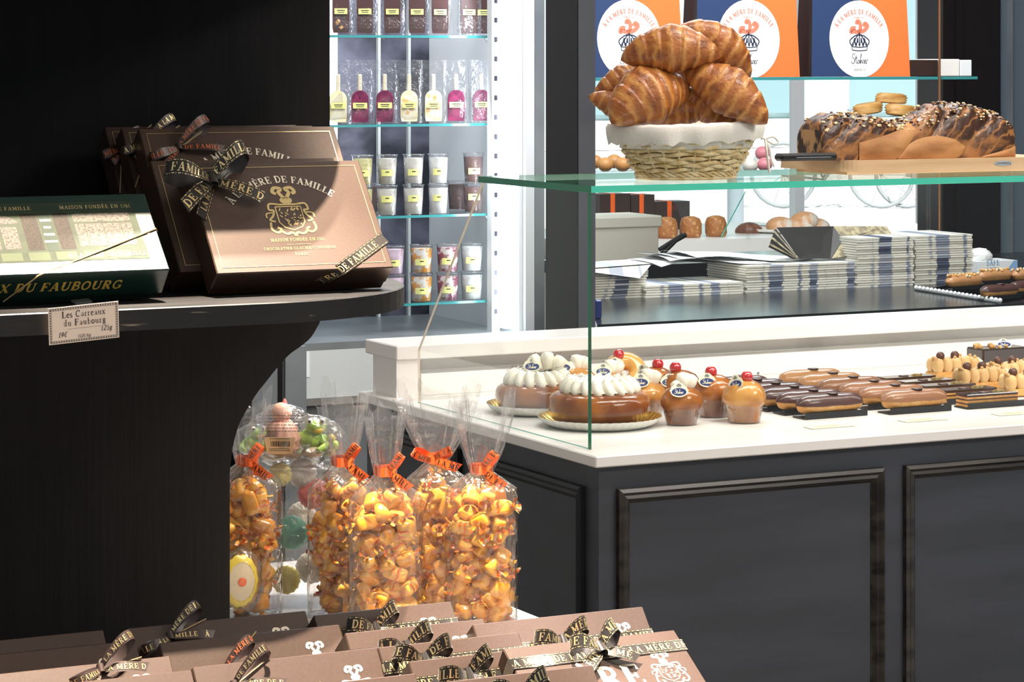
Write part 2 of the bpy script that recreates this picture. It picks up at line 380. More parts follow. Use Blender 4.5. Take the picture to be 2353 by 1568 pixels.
gl('G', .82, (M_, arc(.42, .5, .31, .46, 50, 330, 14)), (T_, [(.66, .08), (.66, .42)]), S(.64, .42, .14), (t_, [(.66, .7), (.66, .96)]))
gl('H', .86, (T_, [(.2, 0), (.2, 1)]), (T_, [(.66, 0), (.66, 1)]), (t_, [(.2, .5), (.66, .5)]), S(.2, .04), S(.2, .96), S(.66, .04), S(.66, .96))
gl('I', .42, (T_, [(.21, 0), (.21, 1)]), S(.21, .04, .17), S(.21, .96, .17))
gl('L', .68, (T_, [(.2, 0), (.2, 1)]), S(.2, .96, .16), (t_, [(.06, .04), (.6, .04), (.6, .3)]))
gl('M', 1.04, (t_, [(.2, 0), (.2, .98)]), (T_, [(.2, .98), (.5, .16)]), (t_, [(.5, .1), (.8, .98)]), (T_, [(.82, 0), (.82, 1)]), S(.18, .04, .14), S(.82, .04, .16), S(.14, .96, .1), S(.88, .96, .1))
gl('N', .88, (t_, [(.18, 0), (.18, 1)]), (T_, [(.2, .96), (.66, .06)]), (t_, [(.7, 0), (.7, 1)]), S(.18, .04), S(.12, .96, .1), S(.7, .96))
gl('O', .84, (M_, arc(.42, .5, .3, .46, 0, 360, 18)))
gl('P', .72, (T_, [(.2, 0), (.2, 1)]), (M_, [(.08, .96), (.38, .96)]+arc(.38, .72, .24, .24, 85, -90)+[(.2, .48)]), S(.2, .04, .16))
gl('R', .82, (T_, [(.2, 0), (.2, 1)]), (M_, [(.08, .96), (.38, .96)]+arc(.38, .73, .22, .23, 85, -90)+[(.2, .5)]), (T_, [(.4, .48), (.64, .06)]), S(.2, .04, .16), S(.68, .04, .1))
gl('S', .68, (M_, arc(.35, .74, .22, .21, 30, 250, 10)+arc(.34, .27, .24, .23, 70, -150, 10)), (t_, [(.58, .72), (.58, .96)]), (t_, [(.09, .04), (.09, .3)]))
gl('T', .76, (T_, [(.38, 0), (.38, 1)]), (t_, [(.07, .72), (.07, .96), (.69, .96), (.69, .72)]), S(.38, .04, .17))
gl('U', .84, (T_, [(.2, .96), (.2, .34)]), (M_, arc(.44, .32, .24, .28, 180, 360, 10)), (t_, [(.68, .3), (.68, .96)]), S(.2, .96), S(.68, .96, .12))
gl('V', .84, (T_, [(.16, .98), (.42, .04)]), (t_, [(.42, .02), (.7, .96)]), S(.16, .96), S(.7, .96, .12))
gl('X', .84, (T_, [(.16, .96), (.68, .04)]), (t_, [(.68, .96), (.16, .04)]), S(.16, .96, .13), S(.68, .96, .13), S(.16, .04, .13), S(.68, .04, .13))
gl('Y', .8, (T_, [(.14, .96), (.4, .5)]), (t_, [(.66, .96), (.4, .5)]), (T_, [(.4, .5), (.4, 0)]), S(.4, .04, .16), S(.14, .96, .12), S(.66, .96, .12))
gl('Z', .7, (t_, [(.1, .74), (.1, .96), (.58, .96)]), (T_, [(.56, .94), (.12, .06)]), (t_, [(.1, .04), (.6, .04), (.6, .28)]))
def acc(base, new, x): G[new] = (G[base][0], G[base][1]+((M_, [(x-.1, 1.27), (x+.08, 1.1)]),))
acc('A', 'À', .42); acc('E', 'È', .36); G['É'] = (G['E'][0], G['E'][1]+((M_, [(.46, 1.27), (.28, 1.1)]),))
R_, r_ = .12, .06          # text face
gl('a', .5, (R_, [(.36, .08), (.36, .42)]), (r_, arc(.24, .44, .12, .15, 0, 160)), (r_, arc(.24, .17, .14, .14, 60, 330)), (r_, [(.36, .08), (.46, .04)]))
gl('b', .56, (R_, [(.16, .02), (.16, 1)]), (r_, arc(.3, .31, .18, .28, 150, -160, 12)), (r_, [(.06, .97), (.16, 1)]))
gl('c', .46, (R_, arc(.26, .31, .18, .28, 45, 315, 12)))
gl('d', .58, (R_, [(.4, .04), (.4, 1)]), (r_, arc(.26, .31, .18, .28, 20, 340, 12)), (r_, [(.3, .97), (.4, 1)]), (r_, [(.4, .05), (.52, .05)]))
gl('e', .48, (R_, arc(.25, .31, .17, .28, 20, 320, 12)), (r_, [(.1, .36), (.41, .36)]))
gl('f', .36, (R_, [(.16, .03), (.16, .8)]), (r_, arc(.28, .8, .12, .18, 180, 40)), (r_, [(.04, .58), (.32, .58)]), (r_, [(.06, .03), (.28, .03)]))
gl('g', .52, (R_, arc(.24, .4, .14, .2, 0, 360, 12)), (r_, [(.36, .55), (.48, .6)]), (R_, [(.16, .2), (.18, .1), (.38, .06), (.42, -.12), (.26, -.24), (.08, -.16), (.12, -.02), (.2, .06)]))
gl('i', .28, (R_, [(.14, .03), (.14, .58)]), (r_, [(.04, .56), (.14, .6)]), (r_, [(.04, .03), (.24, .03)]), (R_, [(.14, .76), (.14, .88)]))
gl('k', .54, (R_, [(.14, .03), (.14, 1)]), (r_, [(.14, .25), (.4, .57)]), (R_, [(.22, .34), (.44, .04)]), (r_, [(.04, .03), (.24, .03)]))
gl('l', .28, (R_, [(.14, .03), (.14, 1)]), (r_, [(.04, .97), (.14, 1)]), (r_, [(.04, .03), (.24, .03)]))
gl('n', .6, (R_, [(.14, .03), (.14, .58)]), (R_, [(.44, .03), (.44, .4)]), (r_, arc(.3, .38, .15, .2, 160, 0)), (r_, [(.04, .03), (.24, .03)]), (r_, [(.34, .03), (.54, .03)]), (r_, [(.04, .56), (.14, .6)]))
gl('o', .52, (R_, arc(.26, .31, .18, .28, 0, 360, 14)))
gl('r', .42, (R_, [(.14, .03), (.14, .58)]), (r_, arc(.28, .4, .14, .18, 160, 50)), (r_, [(.04, .03), (.28, .03)]), (r_, [(.04, .56), (.14, .6)]))
gl('s', .4, (R_, arc(.2, .45, .12, .13, 40, 250, 8)+arc(.19, .16, .13, .14, 70, -140, 8)))
gl('t', .36, (R_, [(.16, .8), (.16, .12), (.24, .03), (.34, .08)]), (r_, [(.04, .58), (.32, .58)]))
gl('u', .6, (R_, [(.14, .6), (.14, .2)]), (r_, arc(.28, .2, .14, .18, 180, 340)), (R_, [(.43, .04), (.43, .6)]), (r_, [(.04, .58), (.14, .6)]), (r_, [(.43, .05), (.54, .05)]))
gl('x', .52, (R_, [(.1, .58), (.42, .03)]), (r_, [(.42, .58), (.08, .03)]), (r_, [(.02, .58), (.2, .58)]), (r_, [(.32, .58), (.5, .58)]), (r_, [(0, .03), (.18, .03)]), (r_, [(.32, .03), (.52, .03)]))
gl('1', .44, (R_, [(.24, .02), (.24, .92), (.1, .82)]), (r_, [(.1, .03), (.38, .03)]))
gl('2', .5, (R_, arc(.25, .7, .17, .22, 160, -30)+[(.08, .05)]), (R_, [(.06, .05), (.44, .05)]))
gl('5', .5, (r_, [(.42, .9), (.16, .9), (.13, .54)]), (R_, arc(.23, .3, .19, .27, 110, -150, 10)))
gl('6', .5, (R_, arc(.25, .28, .18, .26, 0, 360, 12)), (R_, [(.08, .34), (.14, .66), (.36, .92)]))
gl('7', .5, (R_, [(.06, .88), (.44, .88), (.2, .02)]))
gl('9', .5, (R_, arc(.25, .62, .17, .26, 0, 360, 12)), (R_, [(.42, .58), (.36, .24), (.12, .02)]))
gl('0', .5, (R_, arc(.25, .46, .18, .44, 0, 360, 14)))
gl('€', .6, (R_, arc(.36, .46, .2, .42, 50, 310, 12)), (r_, [(.04, .56), (.42, .56)]), (r_, [(.04, .38), (.4, .38)]))
gl('/', .36, (r_, [(.04, -.06), (.32, .96)])); gl('.', .24, (M_, [(.12, 0), (.12, .12)])); gl('·', .3, (M_, [(.15, .42), (.15, .56)]))
gl('é', .48, *(G['e'][1]+((r_, [(.2, .72), (.34, .9)]),)))
def text_w(s, size, track=.06): return sum((G[c][0]+track if c in G else .38) for c in s)*size
def text(mb, s, size, fn, mat, x0=0, align='c', track=.06, slant=0, wk=1, clip=None):
    """lays the string along x with fn(x, y) -> point"""
    x = x0-(text_w(s, size, track)/2 if align == 'c' else 0)
    for ch in s:
        if ch not in G: x += .38*size; continue
        w, st = G[ch]
        if clip is None or (x > clip[0] and x+w*size < clip[1]):
            for wd_, pts in st:
                hw = wd_*wk/2; P = [Vector((p[0], p[1])) for p in pts]; n = len(P); Lr = []; Rr = []
                for i in range(n):
                    t = P[min(i+1, n-1)]-P[max(i-1, 0)]; t.normalize(); q = Vector((-t.y, t.x))*hw
                    Lr.append(P[i]+q); Rr.append(P[i]-q)
                f = lambda p: fn(x+(p.x+slant*p.y)*size, p.y*size)
                mb.add([f(p) for p in Lr]+[f(p) for p in Rr], [(n+i, n+i+1, i+1, i) for i in range(n-1)], mat)
        x += (w+track)*size
def stroke(mb, pts, w, fn, mat):
    P = [Vector(p) for p in pts]; n = len(P); A = []; B = []
    for i in range(n):
        t = P[min(i+1, n-1)]-P[max(i-1, 0)]; t.normalize(); q = Vector((-t.y, t.x))*w/2; A.append(fn(*(P[i]+q))); B.append(fn(*(P[i]-q)))
    mb.add(A+B, [(n+i, n+i+1, i+1, i) for i in range(n-1)], mat)
def spline(pts, n=6, closed=False):
    P = [Vector(p) for p in pts]; out = []; N = len(P)
    for i in range(N if closed else N-1):
        a, b, c, d = (P[(i-1) % N], P[i], P[(i+1) % N], P[(i+2) % N]) if closed else (P[max(i-1, 0)], P[i], P[i+1], P[min(i+2, N-1)])
        for k in range(n):
            t = k/n; out.append(.5*((2*b)+(c-a)*t+(2*a-5*b+4*c-d)*t*t+(3*b-a-3*c+d)*t**3))
    if not closed: out.append(P[-1])
    return out
def script_word(mb, size, fn, mat, w=.055):
    """a looping handwritten house name"""
    st = [[(.42, .92), (.3, 1), (.14, .9), (.16, .68), (.34, .5), (.36, .26), (.2, .1), (.02, .18), (.04, .34)],
          [(.3, .3), (.46, .5), (.56, .86), (.52, .3), (.58, .12), (.68, .22)], [(.42, .6), (.7, .64)],
          arc(.8, .26, .1, .15, 60, 420, 10), [(.85, .40), (.96, .34)],
          [(.94, .1), (1.04, .6), (1.16, .94), (1.07, .92), (1.02, .1), (1.12, .4), (1.2, .36), (1.19, .14), (1.28, .2)],
          [(1.28, .1), (1.34, .44), (1.44, .4), (1.42, .14), (1.5, .2)], [(1.5, .26), (1.63, .38), (1.54, .44), (1.5, .2), (1.6, .1), (1.7, .24)], [(1.68, .1), (1.75, .44), (1.87, .42)]]
    for p in st: stroke(mb, spline([((x-.95)*size, y*size) for x, y in p], 4), w*size, fn, mat)
def crown(mb, s, fn, mat):
    """a royal crown drawn in strokes, width s"""
    for x in (-.42, -.2, 0, .2, .42):
        stroke(mb, spline([(x*.95*s, .2*s), (x*1.25*s, .45*s), (x*.55*s, .68*s), (0, .72*s)], 4), .05*s, fn, mat)
    for i in range(5):
        x = (-.36+.18*i)*s; mb.poly([fn(x+.05*s*math.cos(a*.785), .3*s+.08*s*math.sin(a*.785)) for a in range(8)], mat)
    for x in (-.3, -.11, .11, .3): mb.poly([fn((x-.055)*s, .36*s), fn((x+.055)*s, .36*s), fn((x*.86+.03)*s, .58*s), fn((x*.86-.03)*s, .58*s)], mat)
    for y in (0, .16): stroke(mb, [(-.4*s, y*s+.03*s), (0, y*s), (.4*s, y*s+.03*s)], .035*s, fn, mat)
    stroke(mb, [(-.4*s, .03*s), (-.42*s, .19*s)], .03*s, fn, mat); stroke(mb, [(.4*s, .03*s), (.42*s, .19*s)], .03*s, fn, mat)
    mb.poly([fn(.05*s*math.cos(a*.785), .78*s+.06*s*math.sin(a*.785)) for a in range(8)], mat)
def crest(mb, s, fn, mat, full=True):
    """coat of arms, height about 1.25 s: plumed helmet over a shield inside scrollwork"""
    for side in (-1, 1):
        stroke(mb, spline([(side*.02*s, .98*s), (side*.12*s, 1.15*s), (side*.05*s, 1.25*s), (side*.2*s, 1.28*s), (side*.26*s, 1.16*s), (side*.18*s, 1.12*s)], 4), .085*s, fn, mat)
        if full:
            stroke(mb, spline([(side*.2*s, .82*s), (side*.42*s, .84*s), (side*.46*s, .68*s), (side*.36*s, .66*s), (side*.4*s, .52*s), (side*.5*s, .4*s), (side*.38*s, .36*s)], 4), .05*s, fn, mat)
            stroke(mb, spline([(side*.5*s, .34*s), (side*.52*s, .16*s), (side*.4*s, .06*s), (side*.3*s, .14*s), (side*.38*s, .2*s)], 4), .055*s, fn, mat)
            stroke(mb, spline([(side*.32*s, .12*s), (side*.2*s, .02*s), (side*.06*s, .05*s), (0, -.04*s)], 4), .06*s, fn, mat)
            stroke(mb, spline([(side*.36*s, .6*s), (side*.54*s, .58*s), (side*.56*s, .46*s)], 4), .035*s, fn, mat)
    mb.poly([fn(.15*s*math.cos(a*.52), .93*s+.1*s*math.sin(a*.52)) for a in range(12)], mat)
    stroke(mb, [(-.24*s, .82*s), (.24*s, .82*s)], .045*s, fn, mat)
    if full:
        sh = [(-.3*s, .76*s), (.3*s, .76*s), (.3*s, .34*s), (.2*s, .2*s), (0, .12*s), (-.2*s, .2*s), (-.3*s, .34*s), (-.3*s, .76*s)]
        stroke(mb, sh, .03*s, fn, mat)
        rnd = random.Random(3)
        for i in range(34):
            x = rnd.uniform(-.25, .25)*s; y = rnd.uniform(.26, .7)*s; stroke(mb, [(x, y), (x+rnd.uniform(.02, .07)*s, y+rnd.uniform(-.07, .09)*s)], .028*s, fn, mat)
# ---------------------------------------------------------------- ribbon and bows
def ribbon(mb, pts, wv, mat, words=None, tmat='gold_foil', side=1, dash=True, phase=0, tsize=.56):
    """a band along pts; wv = half-width vector at each point; words run along it with stitched edges"""
    P = [Vector(p) for p in pts]; Wd = [Vector(w) for w in wv]; n = len(P)
    mb.grid([[P[i]-Wd[i], P[i], P[i]+Wd[i]] for i in range(n)], mat)
    if not words: return
    acc_ = [0]
    for i in range(1, n): acc_.append(acc_[-1]+(P[i]-P[i-1]).length)
    Lt = acc_[-1]; w = max(q.length for q in Wd)
    def fn(x, y):
        x = min(max(x, 0), Lt-1e-6); i = 0
        while i < n-2 and acc_[i+1] < x: i += 1
        f = (x-acc_[i])/max(acc_[i+1]-acc_[i], 1e-9); p = P[i].lerp(P[i+1], f); q = Wd[i].lerp(Wd[i+1], f)
        nn = (P[i+1]-P[i]).cross(q); nn.normalize()
        return p+q*(y/w)+nn*(.00045*side)
    sz = tsize*2*w; s = words; tw = text_w(s+'   ', sz)
    x = -(phase % tw)
    while x < Lt:
        text(mb, s, sz, lambda a, b: fn(a, (b-sz/2)*side if side > 0 else (b-sz/2)), tmat, x, 'l', clip=(0, Lt)); x += tw
    if dash:
        st = w*.62; k = 0; x = st*.3
        while x < Lt-st*.6:
            for sgn in (-1, 1):
                l = st*.55 if k % 2 == 0 else st*.14
                mb.add([fn(x, sgn*w*.78), fn(x+l, sgn*w*.78), fn(x+l, sgn*w*.9), fn(x, sgn*w*.9)], [(0, 1, 2, 3)], tmat)
            x += st*.8 if k % 2 == 0 else st*.5; k += 1
def bow(mb, tf, size, w, mat, words=None, tmat='gold_foil', loops=((155, 1.0), (25, .95)), tails=((205, 1.05), (-28, 1.15)), h=.5, dash=True, seed=1, turn=.35):
    """tf: frame with x along, y up and z out of the wrapped face"""
    rnd = random.Random(seed)
    def add(pts, wv, ph, side=1): ribbon(mb, [tf @ Vector(p) for p in pts], [tf.to_3x3() @ Vector(q) for q in wv], mat, words, tmat, side, dash, ph)
    for a, l in loops:
        d = Vector((math.cos(math.radians(a)), math.sin(math.radians(a)), 0)); pr = Vector((-d.y, d.x, 0))
        tw = turn*(1 if math.cos(math.radians(a)) > 0 else -1)
        pts = []; wv = []; n = 16
        for i in range(n+1):
            ph = 2*math.pi*i/n; x = size*l*(.04+.96*(1-math.cos(ph))/2); f = min(1, x/(size*l)*1.6)
            z = w*.5+size*l*h*math.sin(ph)*.42*min(1, (x/(size*l))**.5+.15)+size*h*.22*(1-math.cos(ph))/2*1.2
            pts.append(d*x+Vector((0, 0, z))+pr*size*.08*math.sin(ph)); wv.append((pr*math.cos(tw*f)+Vector((0, 0, 1))*math.sin(tw*f)+d*.12*f)*w/2*(.5+.5*f))
        if d.x < 0: pts = pts[::-1]; wv = [-q for q in wv[::-1]]
        else: wv = [q for q in wv]
        # the words face outwards, so the pass nearer the viewer reads
        add(pts, wv, rnd.random()*.1, 1)
    for a, l in tails:
        d = Vector((math.cos(math.radians(a)), math.sin(math.radians(a)), 0)); pr = Vector((-d.y, d.x, 0)); pts = []; wv = []; n = 10
        for i in range(n+1):
            t = i/n; f = min(1, t*2.2+.1)
            pts.append(d*size*l*t+Vector((0, 0, w*.35+size*.12*math.sin(t*2.6)))+pr*size*.1*math.sin(t*2.2)*rnd.choice((-1, 1)) if i == n and False else d*size*l*t+Vector((0, 0, w*.3+size*.13*math.sin(t*2.6))))
            wv.append((pr+d*(.45 if i == n else .0))*w/2*(.5+.5*f))
        if d.x < 0: pts = pts[::-1]; wv = [-q for q in wv[::-1]]
        add(pts, wv, rnd.random()*.1, 1)
    k = [tf @ Vector((w*.36*math.cos(a)*1.0, (j-.5)*w*.8, w*.55+w*.32*math.sin(a))) for j in (0, 1) for a in [0]]
    mb.grid([[tf @ Vector((w*.36*math.cos(2*math.pi*i/10), y*w, w*.5+w*.34*math.sin(2*math.pi*i/10))) for i in range(10)] for y in (-.42, -.2, .2, .42)], mat, cv=True)
# ================================================================ the room
ZS = .934                                           # top of the pastry counter
CU, CV = 1.990, 3.652                               # its near corner
def slab_obj(name, lo, hi, mat, edge=None):
    b = MB(); b.box(lo, hi, mat); return struct(b.build(name))
slab_obj('floor', (-2, -1, -.05), (9, 8.9, 0), 'dark_floor')
slab_obj('ceiling', (-2, -1.0, 3.2), (9, 9.0, 3.3), 'plaster')
slab_obj('wall_left', (-.7, 3.5, 0), (-.6, 8.9, 3.2), 'plaster')
b = MB(); b.box((-2, 9.0, -.06), (60, 60, -.01), 'street'); struct(b.build('street_ground'))
# window front on the street side: the opening between two dark posts, a low sill wall under it
p0 = Wv(1368, 0, 6.75); p1 = Wv(2163, 0, 7.9)
slab_obj('wall_back', (p0.x-3.4, 8.55, 0), (3.46, 8.65, 3.2), 'plaster')
slab_obj('wall_right', (8.0, -1, 0), (8.1, 8.65, 3.2), 'jamb_blue')
KV = 5.42; a0 = Wv(1325, 0, KV).x; a1 = Wv(1368, 0, KV).x; lu = Wu(1254, 0, a0)
b = MB(); b.box((a0, KV, 0), (a1, lu.y, 3.2), 'dark_paint'); b.box((a0+.003, KV-.004, 0), (a1-.002, KV, 3.2), 'column_lit')
struct(b.build('trim_1'))
r0 = Wv(2165, 0, 7.6).x; r1 = Wv(2301, 0, 7.6).x; r2 = Wv(2420, 0, 7.6).x
b = MB(); b.box((r0, 7.6, 0), (r1, 7.75, 3.2), 'jamb_black', bev=.004)
b.box((r0+.05, 7.585, 0), (r0+.075, 7.6, 3.2), 'jamb_black'); struct(b.build('trim_2'))
b = MB(); b.box((r1, 7.62, 0), (r2+1.5, 7.75, 3.2), 'jamb_blue'); b.box((r1+.04, 7.6, 0), (r1+.05, 7.62, 3.2), 'steel')
struct(b.build('wall_jamb'))
# shop window: frame and one pane
b = MB(); wx0 = p0.x-.5; wx1 = r0+.03
b.box((wx0, 8.3, .0), (wx1, 8.36, .93), 'white_board'); b.box((wx0, 8.3, 2.9), (wx1, 8.36, 3.2), 'dark_paint')
xm = Wv(2128, 0, 8.3).x; xm2 = Wv(1838, 0, 8.3).x
for x in (xm, xm2): b.box((x-.02, 8.3, .93), (x+.02, 8.34, 2.9), 'white_plastic')
w1 = struct(b.build('window_1'))
b = MB(); b.box((wx0, 8.318, .93), (wx1, 8.324, 2.9), 'thin_glass'); b.build('window_pane', w1)
# ---- across the street
b = MB(); F0 = 40
b.box((5, F0, 0), (48, F0+1, 14), 'facade')
for i in range(16):
    x = 6+i*2.6; b.box((x, F0-.12, .6), (x+1.5, F0, 3.2), 'facade_dark'); b.box((x-.12, F0-.2, .5), (x, F0, 3.6), 'facade_white'); b.box((x+1.5, F0-.2, .5), (x+1.62, F0, 3.6), 'facade_white')
b.box((5, F0-.3, 3.6), (48, F0, 4.2), 'facade_white'); b.box((5, F0-.15, 0), (48, F0, .5), 'facade_white')
tag(b.build('building_front'), 'pale green shop front across the street seen through the window', 'building')
def bike(x, ang, label):
    o = W(x, HY+EYE*FPX/28, 28); o.z = -.01
    t = thing('bicycle', label, 'bicycle', o, ang, 'bicycles parked across the street')
    for wx in (0, 1.02):
        b = MB(); R = .33; b.tube([(wx+R*math.cos(k*.2618), 0, R+.02+R*math.sin(k*.2618)) for k in range(24)], .022, 'tyre', closed=True)
        for k in range(10): b.tube([(wx, 0, R+.02), (wx+R*math.cos(k*.628), 0, R+.02+R*math.sin(k*.628))], .004, 'bike', n=3)
        b.build('wheel', t)
    b = MB()
    for p in ([(0, 0, .35), (.22, 0, .85)], [(.22, 0, .72), (.62, 0, .8), (.42, 0, .3)], [(0, 0, .35), (.42, 0, .3), (.22, 0, .72)], [(1.02, 0, .35), (.82, 0, .95)], [(.22, 0, .75), (.84, 0, .86)], [(.42, 0, .3), (.84, 0, .86)]): b.tube(p, .02, 'bike')
    b.build('frame', t)
    b = MB(); b.box((.1, -.06, .88), (.36, .06, .94), 'tyre', bev=.02); b.build('saddle', t)
    b = MB(); b.tube([(.7, -.28, 1.02), (.82, 0, 1.0), (.7, .28, 1.02)], .018, 'bike'); b.build('handlebar', t)
bike(1800, -.5, 'parked bicycle seen through the window, nearer the middle post')
bike(2085, -.42, 'parked bicycle seen through the window beside the dark right post')
for x, h, l in ((1690, .95, 'short dark street bollard left of the bicycles'),):
    o = W(x-150+150, HY+EYE*FPX/16, 16); b = MB(); b.lathe([(.0, h+.06), (.05, h+.04), (.065, h), (.05, h-.05), (.05, .25), (.075, .2), (.08, 0)], 'bike', 12, (o.x, o.y, 0))
    tag(b.build('bollard'), l, 'bollard')

# ================================================================ black shelf unit
PV = 3.05
ub = thing('display_shelf', 'black stained oak shelf unit with a rounded shelf and curved bracket', 'shelf', (0.3, PV, 0))
curve = [(735, 741), (715, 775), (690, 797), (665, 815), (640, 842), (615, 873), (590, 905), (570, 937), (553, 967), (541, 1002), (533, 1040), (528, 1090)]
ZH = 1.295
up_u = Wv(758, 200, PV).x
out = [(-.0+.3, 0.0), (Wv(528, 1400, PV).x, 0.0)]
out += [(p.x, p.z) for p in spline([Wv(x, y, PV) for x, y in curve[::-1]], 4)]
out += [(Wv(735, 741, PV).x, ZH-.01), (up_u, ZH-.01), (up_u, 2.3), (.3, 2.3)]
b = MB(); b.prism([(x-.3, z) for x, z in out], 0, .035, 'black_oak'); b.build('back_panel', ub)
def shelf_board(z0, z1, vf, cu_, R, u_end, name):
    b = MB(); pts = [(.0, vf-PV)]
    pts += [(cu_-.3+R*math.cos(math.radians(a)), vf+R-PV+R*math.sin(math.radians(a))) for a in range(-90, 1, 5)]
    if u_end > cu_+R+.02: pts += [(u_end-.3, -.06), (u_end-.3, 0), (0, 0)]
    else: pts += [(cu_+R-.3, 0), (0, 0)]
    n = len(pts); e = .0012
    def inset(p): return (p[0]-(e if p[0] > 0 else 0)*max(0, (p[0]-(cu_-.3))/R), p[1]+(e if p[1] < -.01 else 0))
    b.poly([(x, y, z0) for x, y in pts][::-1], 'black_oak_top'); ip = [inset(p) for p in pts]; b.poly([(x, y, z1) for x, y in ip], 'black_oak_top')
    for i in range(n-1):
        b.add([(*pts[i], z0), (*pts[i+1], z0), (*pts[i+1], z1-e), (*pts[i], z1-e)], [(0, 1, 2, 3)], 'black_oak_edge', True)
        b.add([(*pts[i], z1-e), (*pts[i+1], z1-e), (*ip[i+1], z1), (*ip[i], z1)], [(0, 1, 2, 3)], 'black_oak_top', True)
    return b.build(name, ub)
shelf_board(ZH-.0225, ZH, 2.62, 1.04, .24, 1.28, 'shelf_board')
shelf_board(1.66, 1.682, 2.738, 1.10, .10, 1.292, 'upper_shelf_board')  # out of view; rear corner widened to keep lamp light off the panel
# table under the shelf with a marble top
ZT = .816; TU = 1.624
tb = thing('display_table', 'low display table with grey veined marble top holding sweets and gift boxes', 'table', (1.0, 2.9, 0))
b = MB(); b.box((-.75, -.72, ZT-.03), (TU-1.0, .75, ZT), 'marble', bev=.002); b.build('marble_top', tb)
b = MB(); b.box((-.72, -.68, 0), (TU-1.06, .7, ZT-.03), 'black_oak'); b.build('cabinet_body', tb)

